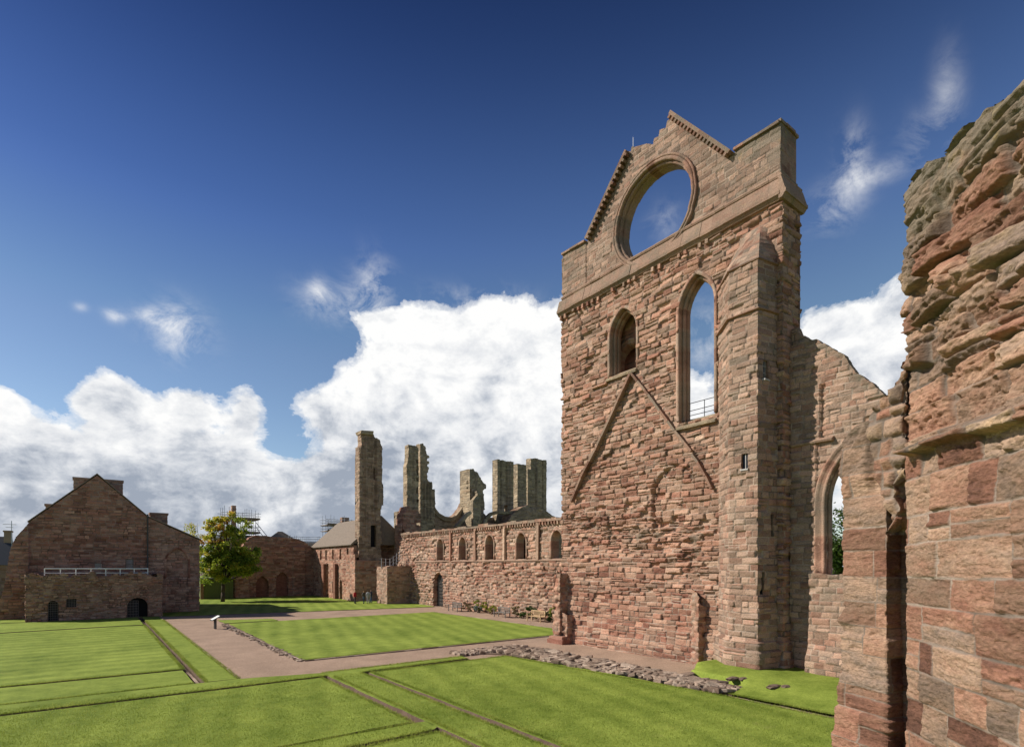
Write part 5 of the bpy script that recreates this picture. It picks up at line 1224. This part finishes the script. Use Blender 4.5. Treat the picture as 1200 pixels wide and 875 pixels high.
ip = empty('information_panel', (*atZ(252, 736.5, -.05), -.05), 'slanted white information panel on a dark post beside the path', 'information board'); ip.rotation_euler = (0, 0, R_(-88))
m = MB(); m.add([(-.42, -.30, .72), (.42, -.30, .72), (.42, .30, 1.05), (-.42, .30, 1.05), (-.42, -.28, .67), (.42, -.28, .67), (.42, .32, 1.0), (-.42, .32, 1.0)], [(0, 1, 2, 3), (7, 6, 5, 4), (0, 4, 5, 1), (1, 5, 6, 2), (2, 6, 7, 3), (3, 7, 4, 0)]); pnl = m.build('panel', M_lead, ip)
m = MB(); m.add([(-.39, -.27, .742), (.39, -.27, .742), (.39, .27, 1.042), (-.39, .27, 1.042)], [(0, 1, 2, 3)]); m.build('printed_sheet', M_white, pnl)
for s in (-.18, .18): m = MB(); m.box(s-.06, s+.06, -.05, .07, 0, .86); m.build('post', M_lead, ip)

# ============================================================ PEOPLE
def person(loc, face, label, top, legs, hair, skin=(.42, .25, .18), H=1.68, stride=.12, arm='down', bag=None):
    k = H/1.7
    J = {'pel': (0, 0, .95), 'sp': (0, .01, 1.15), 'ch': (0, .0, 1.35), 'nk': (0, 0, 1.48), 'hd': (0, -.015, 1.58), 'tp': (0, -.01, 1.68)}
    E = [('pel', 'sp'), ('sp', 'ch'), ('ch', 'nk'), ('nk', 'hd'), ('hd', 'tp')]
    Rr = {'pel': .18, 'sp': .17, 'ch': .185, 'nk': .06, 'hd': .105, 'tp': .07}
    for s, n in ((-1, 'l'), (1, 'r')):
        J['hip'+n] = (s*.09, 0, .88); J['kn'+n] = (s*.10, -.03+s*stride*.5, .49); J['an'+n] = (s*.10, s*stride, .08); J['to'+n] = (s*.11, s*stride-.16, .035)
        J['sh'+n] = (s*.19, 0, 1.40); 
        if arm == 'bent': J['el'+n] = (s*.27, -.02, 1.13); J['wr'+n] = (s*.16, -.24, 1.18); J['ha'+n] = (s*.1, -.30, 1.22)
        else: J['el'+n] = (s*.26, .02, 1.12); J['wr'+n] = (s*.26, -.06, .88); J['ha'+n] = (s*.255, -.09, .78)
        E += [('pel', 'hip'+n), ('hip'+n, 'kn'+n), ('kn'+n, 'an'+n), ('an'+n, 'to'+n), ('ch', 'sh'+n), ('sh'+n, 'el'+n), ('el'+n, 'wr'+n), ('wr'+n, 'ha'+n)]
        Rr.update({'hip'+n: .12, 'kn'+n: .085, 'an'+n: .06, 'to'+n: .05, 'sh'+n: .09, 'el'+n: .068, 'wr'+n: .045, 'ha'+n: .048})
    ks = list(J); me = bpy.data.meshes.new('body'); me.from_pydata([tuple(c*k for c in J[j]) for j in ks], [(ks.index(a), ks.index(b)) for a, b in E], [])
    tmp = bpy.data.objects.new('tmp', me); col.objects.link(tmp); sk = tmp.modifiers.new('s', 'SKIN'); sub = tmp.modifiers.new('u', 'SUBSURF'); sub.levels = 2
    for i, j in enumerate(ks): me.skin_vertices[0].data[i].radius = (Rr[j]*k, Rr[j]*k*.85); me.skin_vertices[0].data[i].use_root = j == 'pel'
    dg = bpy.context.evaluated_depsgraph_get(); dg.update(); nm = bpy.data.meshes.new_from_object(tmp.evaluated_get(dg)); bpy.data.objects.remove(tmp)
    nm.materials.clear()
    for c in (top, legs, skin, hair, (.03, .025, .02)): nm.materials.append(cmat(c))
    for p in nm.polygons:
        c = p.center/k; x, y, z = c
        if z > 1.5: i = 3 if (z > 1.63 or y > .0) else 2
        elif z < .09: i = 4
        elif z > .92 or (abs(x) > .2 and z > .86): i = 0
        elif abs(x) > .2 and z > .7: i = 2
        else: i = 1
        if arm == 'bent' and y < -.27: i = 2
        p.material_index = i; p.use_smooth = True
    nm.name = 'person'; o = bpy.data.objects.new('person', nm); col.objects.link(o); o.location = loc; o.rotation_euler = (0, 0, face)
    return tag(o, label, 'person', 'visitors on the far lawn')
CM = {}
def cmat(c):
    if c not in CM: CM[c] = simple('cloth_%d' % len(CM), c, .85, var=.12, sc=8)
    return CM[c]
def at_lawn(px, py): return (*atZ(px, py), 0)
jeans = (.06, .09, .15)
person(at_lawn(416, 707), R_(40), 'person in a red jacket standing apart at the left of the group', (.40, .02, .03), (.03, .03, .035), (.25, .18, .12))
person(at_lawn(426.5, 707), R_(200), 'person in a dark top and blue jeans, second from the left', (.07, .06, .05), jeans, (.35, .22, .12), arm='bent')
person(at_lawn(431.5, 706.6), R_(150), 'person in light grey clothes, third from the left', (.35, .35, .35), (.32, .31, .30), (.10, .07, .05), stride=.2)
person(at_lawn(435, 706), R_(240), 'person in a navy top and blue jeans at the right of the group', (.03, .04, .07), jeans, (.12, .08, .05), H=1.75)

# ============================================================ SKY
w = bpy.data.worlds.new('World'); scene.world = w; w.use_nodes = True; nt = w.node_tree; nt.nodes.clear(); L = nt.links.new
SUN = Vector((-.792, .610, 0)).normalized(); EL = R_(35.5)
sky = N(nt, 'ShaderNodeTexSky', sky_type='NISHITA'); sky.sun_disc = False; sky.sun_elevation = EL; sky.sun_rotation = math.atan2(SUN.x, SUN.y)
sky.air_density = 1.0; sky.dust_density = .4; sky.ozone_density = 2.
tc = N(nt, 'ShaderNodeTexCoord'); dirv = tc.outputs['Generated']
sx = N(nt, 'ShaderNodeSeparateXYZ'); L(dirv, sx.inputs[0])
az = mth(nt, 'ARCTAN2', sx.outputs[0], sx.outputs[1]); el = mth(nt, 'ARCSINE', sx.outputs[2])
# polarised deep blue aloft, paler towards the horizon
elr = mth(nt, 'DIVIDE', el, 1.2, True)
tint = ramp(nt, [(0, (1.3, 1.25, 1.2)), (.12, (1.2, 1.18, 1.16)), (.31, (.98, 1.03, 1.14)), (.45, (.64, .76, 1.0)), (.6, (.24, .33, .54)), (.75, (.08, .125, .25)), (1, (.07, .10, .20))], elr).outputs[0]
tint.node.color_ramp.interpolation = 'B_SPLINE'
sdot = N(nt, 'ShaderNodeVectorMath', operation='DOT_PRODUCT'); L(dirv, sdot.inputs[0]); sdot.inputs[1].default_value = (SUN.x, SUN.y, 0)
pol = ramp(nt, [(0, (1.06, 1.05, 1.04)), (.40, (1.0, 1.0, 1.0)), (.62, (.66, .74, .86)), (.85, (.45, .55, .74)), (1, (.6, .66, .8))], mth(nt, 'MULTIPLY_ADD', sdot.outputs['Value'], .5)); pol.inputs[0].links[0].from_node.inputs[2].default_value = .5; pol.color_ramp.interpolation = 'B_SPLINE'
hz = ramp(nt, [(0, (0,)*3), (.15, (.2,)*3), (.45, (1,)*3)], elr).outputs[0]
polm = mixc(nt, hz, (1., 1., 1.), pol.outputs[0])
tint = mixc(nt, 1., tint, polm, 'MULTIPLY')
tint_m = N(nt, 'ShaderNodeMix', data_type='RGBA', blend_type='MULTIPLY'); tint_m.inputs[0].default_value = 1; L(sky.outputs[0], tint_m.inputs[6]); L(tint, tint_m.inputs[7]); blue = tint_m.outputs[2]
def AE(px, py):
    r = ray(px, py); return math.atan2(r[0], r[1]), math.atan2(r[2], math.hypot(r[0], r[1]))
cv = N(nt, 'ShaderNodeCombineXYZ'); L(az, cv.inputs[0]); L(el, cv.inputs[1])
BL = [(40, 585, 150, 62, 1), (190, 585, 150, 50, 1.0), (45, 520, 60, 42, .95), (128, 470, 34, 36, 1.15), (170, 510, 60, 34, .9), (222, 478, 40, 36, 1.15), (288, 485, 26, 40, 1.), (4, 470, 24, 18, .9), (250, 530, 70, 30, .7), (100, 470, 20, 16, .5), (330, 600, 150, 34, .9), (480, 625, 200, 32, .9), (100, 640, 400, 40, 1),
      (570, 475, 120, 85, 1.15), (505, 405, 60, 44, .72), (455, 450, 50, 46, .75), (430, 520, 60, 44, .8), (400, 565, 90, 36, .9), (610, 400, 90, 48, .85), (640, 500, 120, 110, 1), (425, 375, 42, 14, .5), (480, 365, 40, 20, .5), (372, 478, 44, 24, .62), (405, 498, 36, 16, .5),
      (560, 590, 130, 50, 1), (1005, 425, 78, 60, 1.0), (1058, 350, 40, 50, .7), (965, 385, 50, 34, .6), (800, 470, 40, 34, .8), (1150, 470, 250, 120, .9), (750, 560, 160, 80, 1)]
WS = [(210, 388, 30, 26, 1), (186, 373, 24, 9, .8), (134, 370, 12, 7, .9), (438, 340, 20, 30, .8), (398, 356, 40, 20, .6), (372, 340, 10, 12, .5), (1000, 190, 16, 34, .62), (1020, 206, 38, 12, .55), (975, 245, 28, 22, .55), (1110, 110, 16, 40, .4), (1082, 160, 26, 26, .32), (778, 262, 18, 20, .36),
      (830, 400, 26, 40, .5), (95, 360, 8, 5, .6), (560, 352, 50, 14, .5)]
def blobs(lst, k):
    tot = None
    for px, py, rx, ry, wt in lst:
        a0, e0 = AE(px, py); a1, _ = AE(px+rx, py); a2, _ = AE(px-rx, py); _, e1 = AE(px, py-ry); _, e2 = AE(px, py+ry)
        ra = abs(a1-a2)/2; re_ = abs(e1-e2)/2
        v = N(nt, 'ShaderNodeVectorMath', operation='MULTIPLY_ADD'); L(cv.outputs[0], v.inputs[0]); v.inputs[1].default_value = (1/ra, 1/re_, 0); v.inputs[2].default_value = (-a0/ra, -e0/re_, 0)
        d = N(nt, 'ShaderNodeVectorMath', operation='DOT_PRODUCT'); L(v.outputs[0], d.inputs[0]); L(v.outputs[0], d.inputs[1])
        e_ = mth(nt, 'MULTIPLY', mth(nt, 'EXPONENT', mth(nt, 'MULTIPLY', d.outputs['Value'], -k)), wt)
        tot = e_ if tot is None else mth(nt, 'ADD', tot, e_)
    return tot
tot = blobs(BL, 1.05); wsp = blobs(WS, .9)
# broad low band of cloud all round the horizon, also behind the camera
lowb = ramp(nt, [(0, (.9,)*3), (.08, (.75,)*3), (.16, (.0,)*3)], elr).outputs[0]
tot = mth(nt, 'ADD', tot, mth(nt, 'MULTIPLY', lowb, .8))
def dnoise(off, scale, detail=8, rough=.58, dist=.35):
    mp = N(nt, 'ShaderNodeMapping'); mp.inputs['Scale'].default_value = (1, 1, 1.5); mp.inputs['Location'].default_value = off; L(dirv, mp.inputs[0])
    return noise(nt, scale, detail, rough, mp.outputs[0], dist).outputs[0]
S3 = Vector((SUN.x*math.cos(EL), SUN.y*math.cos(EL), math.sin(EL)))
def cn(o): return mth(nt, 'ADD', mth(nt, 'MULTIPLY', dnoise(o, 5.5, 8, .6), .64), mth(nt, 'MULTIPLY', dnoise(o, 15., 8, .64, .3), .36))
n0 = cn((0, 0, 0)); n1 = cn(tuple(S3*-.03))
nlow = dnoise((4, 2, 1), 2.2, 4)
dens_in = mth(nt, 'ADD', mth(nt, 'MINIMUM', tot, 1.25), mth(nt, 'MULTIPLY', mth(nt, 'MULTIPLY', mth(nt, 'SUBTRACT', n0, .5), 3.3), mth(nt, 'MULTIPLY', tot, 2.2, True)))
dens = ramp(nt, [(0, (0,)*3), (.42, (0,)*3), (.55, (.5,)*3), (.76, (1,)*3)], dens_in); dens.color_ramp.interpolation = 'EASE'; dens = dens.outputs[0]
nw_ = dnoise((2, 5, 3), 13., 8, .66, .45); wd = mth(nt, 'MULTIPLY', mth(nt, 'MINIMUM', wsp, 1.), ramp(nt, [(0, (0,)*3), (.42, (0,)*3), (.75, (1,)*3)], nw_).outputs[0])
dens = mth(nt, 'MAXIMUM', dens, mth(nt, 'MULTIPLY', wd, 1.15, True))
lit = mth(nt, 'ADD', mth(nt, 'MULTIPLY', mth(nt, 'SUBTRACT', n0, n1), 4.2), .66)
lit = mth(nt, 'ADD', lit, mth(nt, 'MULTIPLY', mth(nt, 'SUBTRACT', .5, nlow), 2.0))
# thicker and lower means greyer
lit = mth(nt, 'SUBTRACT', lit, mth(nt, 'MULTIPLY', mth(nt, 'SUBTRACT', dens_in, .9), .38))
lit = mth(nt, 'ADD', lit, mth(nt, 'MULTIPLY', mth(nt, 'SUBTRACT', elr, .13), 1.6), True)
cc = ramp(nt, [(0, (2.9, 3.3, 4.0)), (.35, (4.9, 5.2, 5.7)), (.62, (6.7, 6.85, 7.1)), (1, (8.4, 8.4, 8.35))], lit).outputs[0]
fin = N(nt, 'ShaderNodeMix', data_type='RGBA'); L(dens, fin.inputs[0]); L(blue, fin.inputs[6]); L(cc, fin.inputs[7])
bg = N(nt, 'ShaderNodeBackground'); bg.inputs[1].default_value = .1; L(fin.outputs[2], bg.inputs[0]); wo = N(nt, 'ShaderNodeOutputWorld'); L(bg.outputs[0], wo.inputs[0])

sl = bpy.data.lights.new('sun', 'SUN'); sl.energy = 4.9; sl.angle = R_(.5); sl.color = (1, .945, .86)
so = bpy.data.objects.new('sun', sl); col.objects.link(so); so.rotation_euler = S3.to_track_quat('Z', 'Y').to_euler()

# ============================================================ CAMERA
cam = bpy.data.cameras.new('camera'); co_ = bpy.data.objects.new('camera', cam); col.objects.link(co_)
co_.location = (0, 0, CH); co_.rotation_euler = (R_(90), 0, -TH)
cam.sensor_width = 36; cam.lens = FL/1200*36; cam.shift_y = (HZ-437.5)/1200; cam.clip_start = .05; cam.clip_end = 5000
scene.camera = co_
scene.view_settings.view_transform = 'Standard'; scene.view_settings.look = 'None'; scene.view_settings.exposure = .25; scene.view_settings.gamma = 1
scene.render.resolution_x = 1024; scene.render.resolution_y = 746
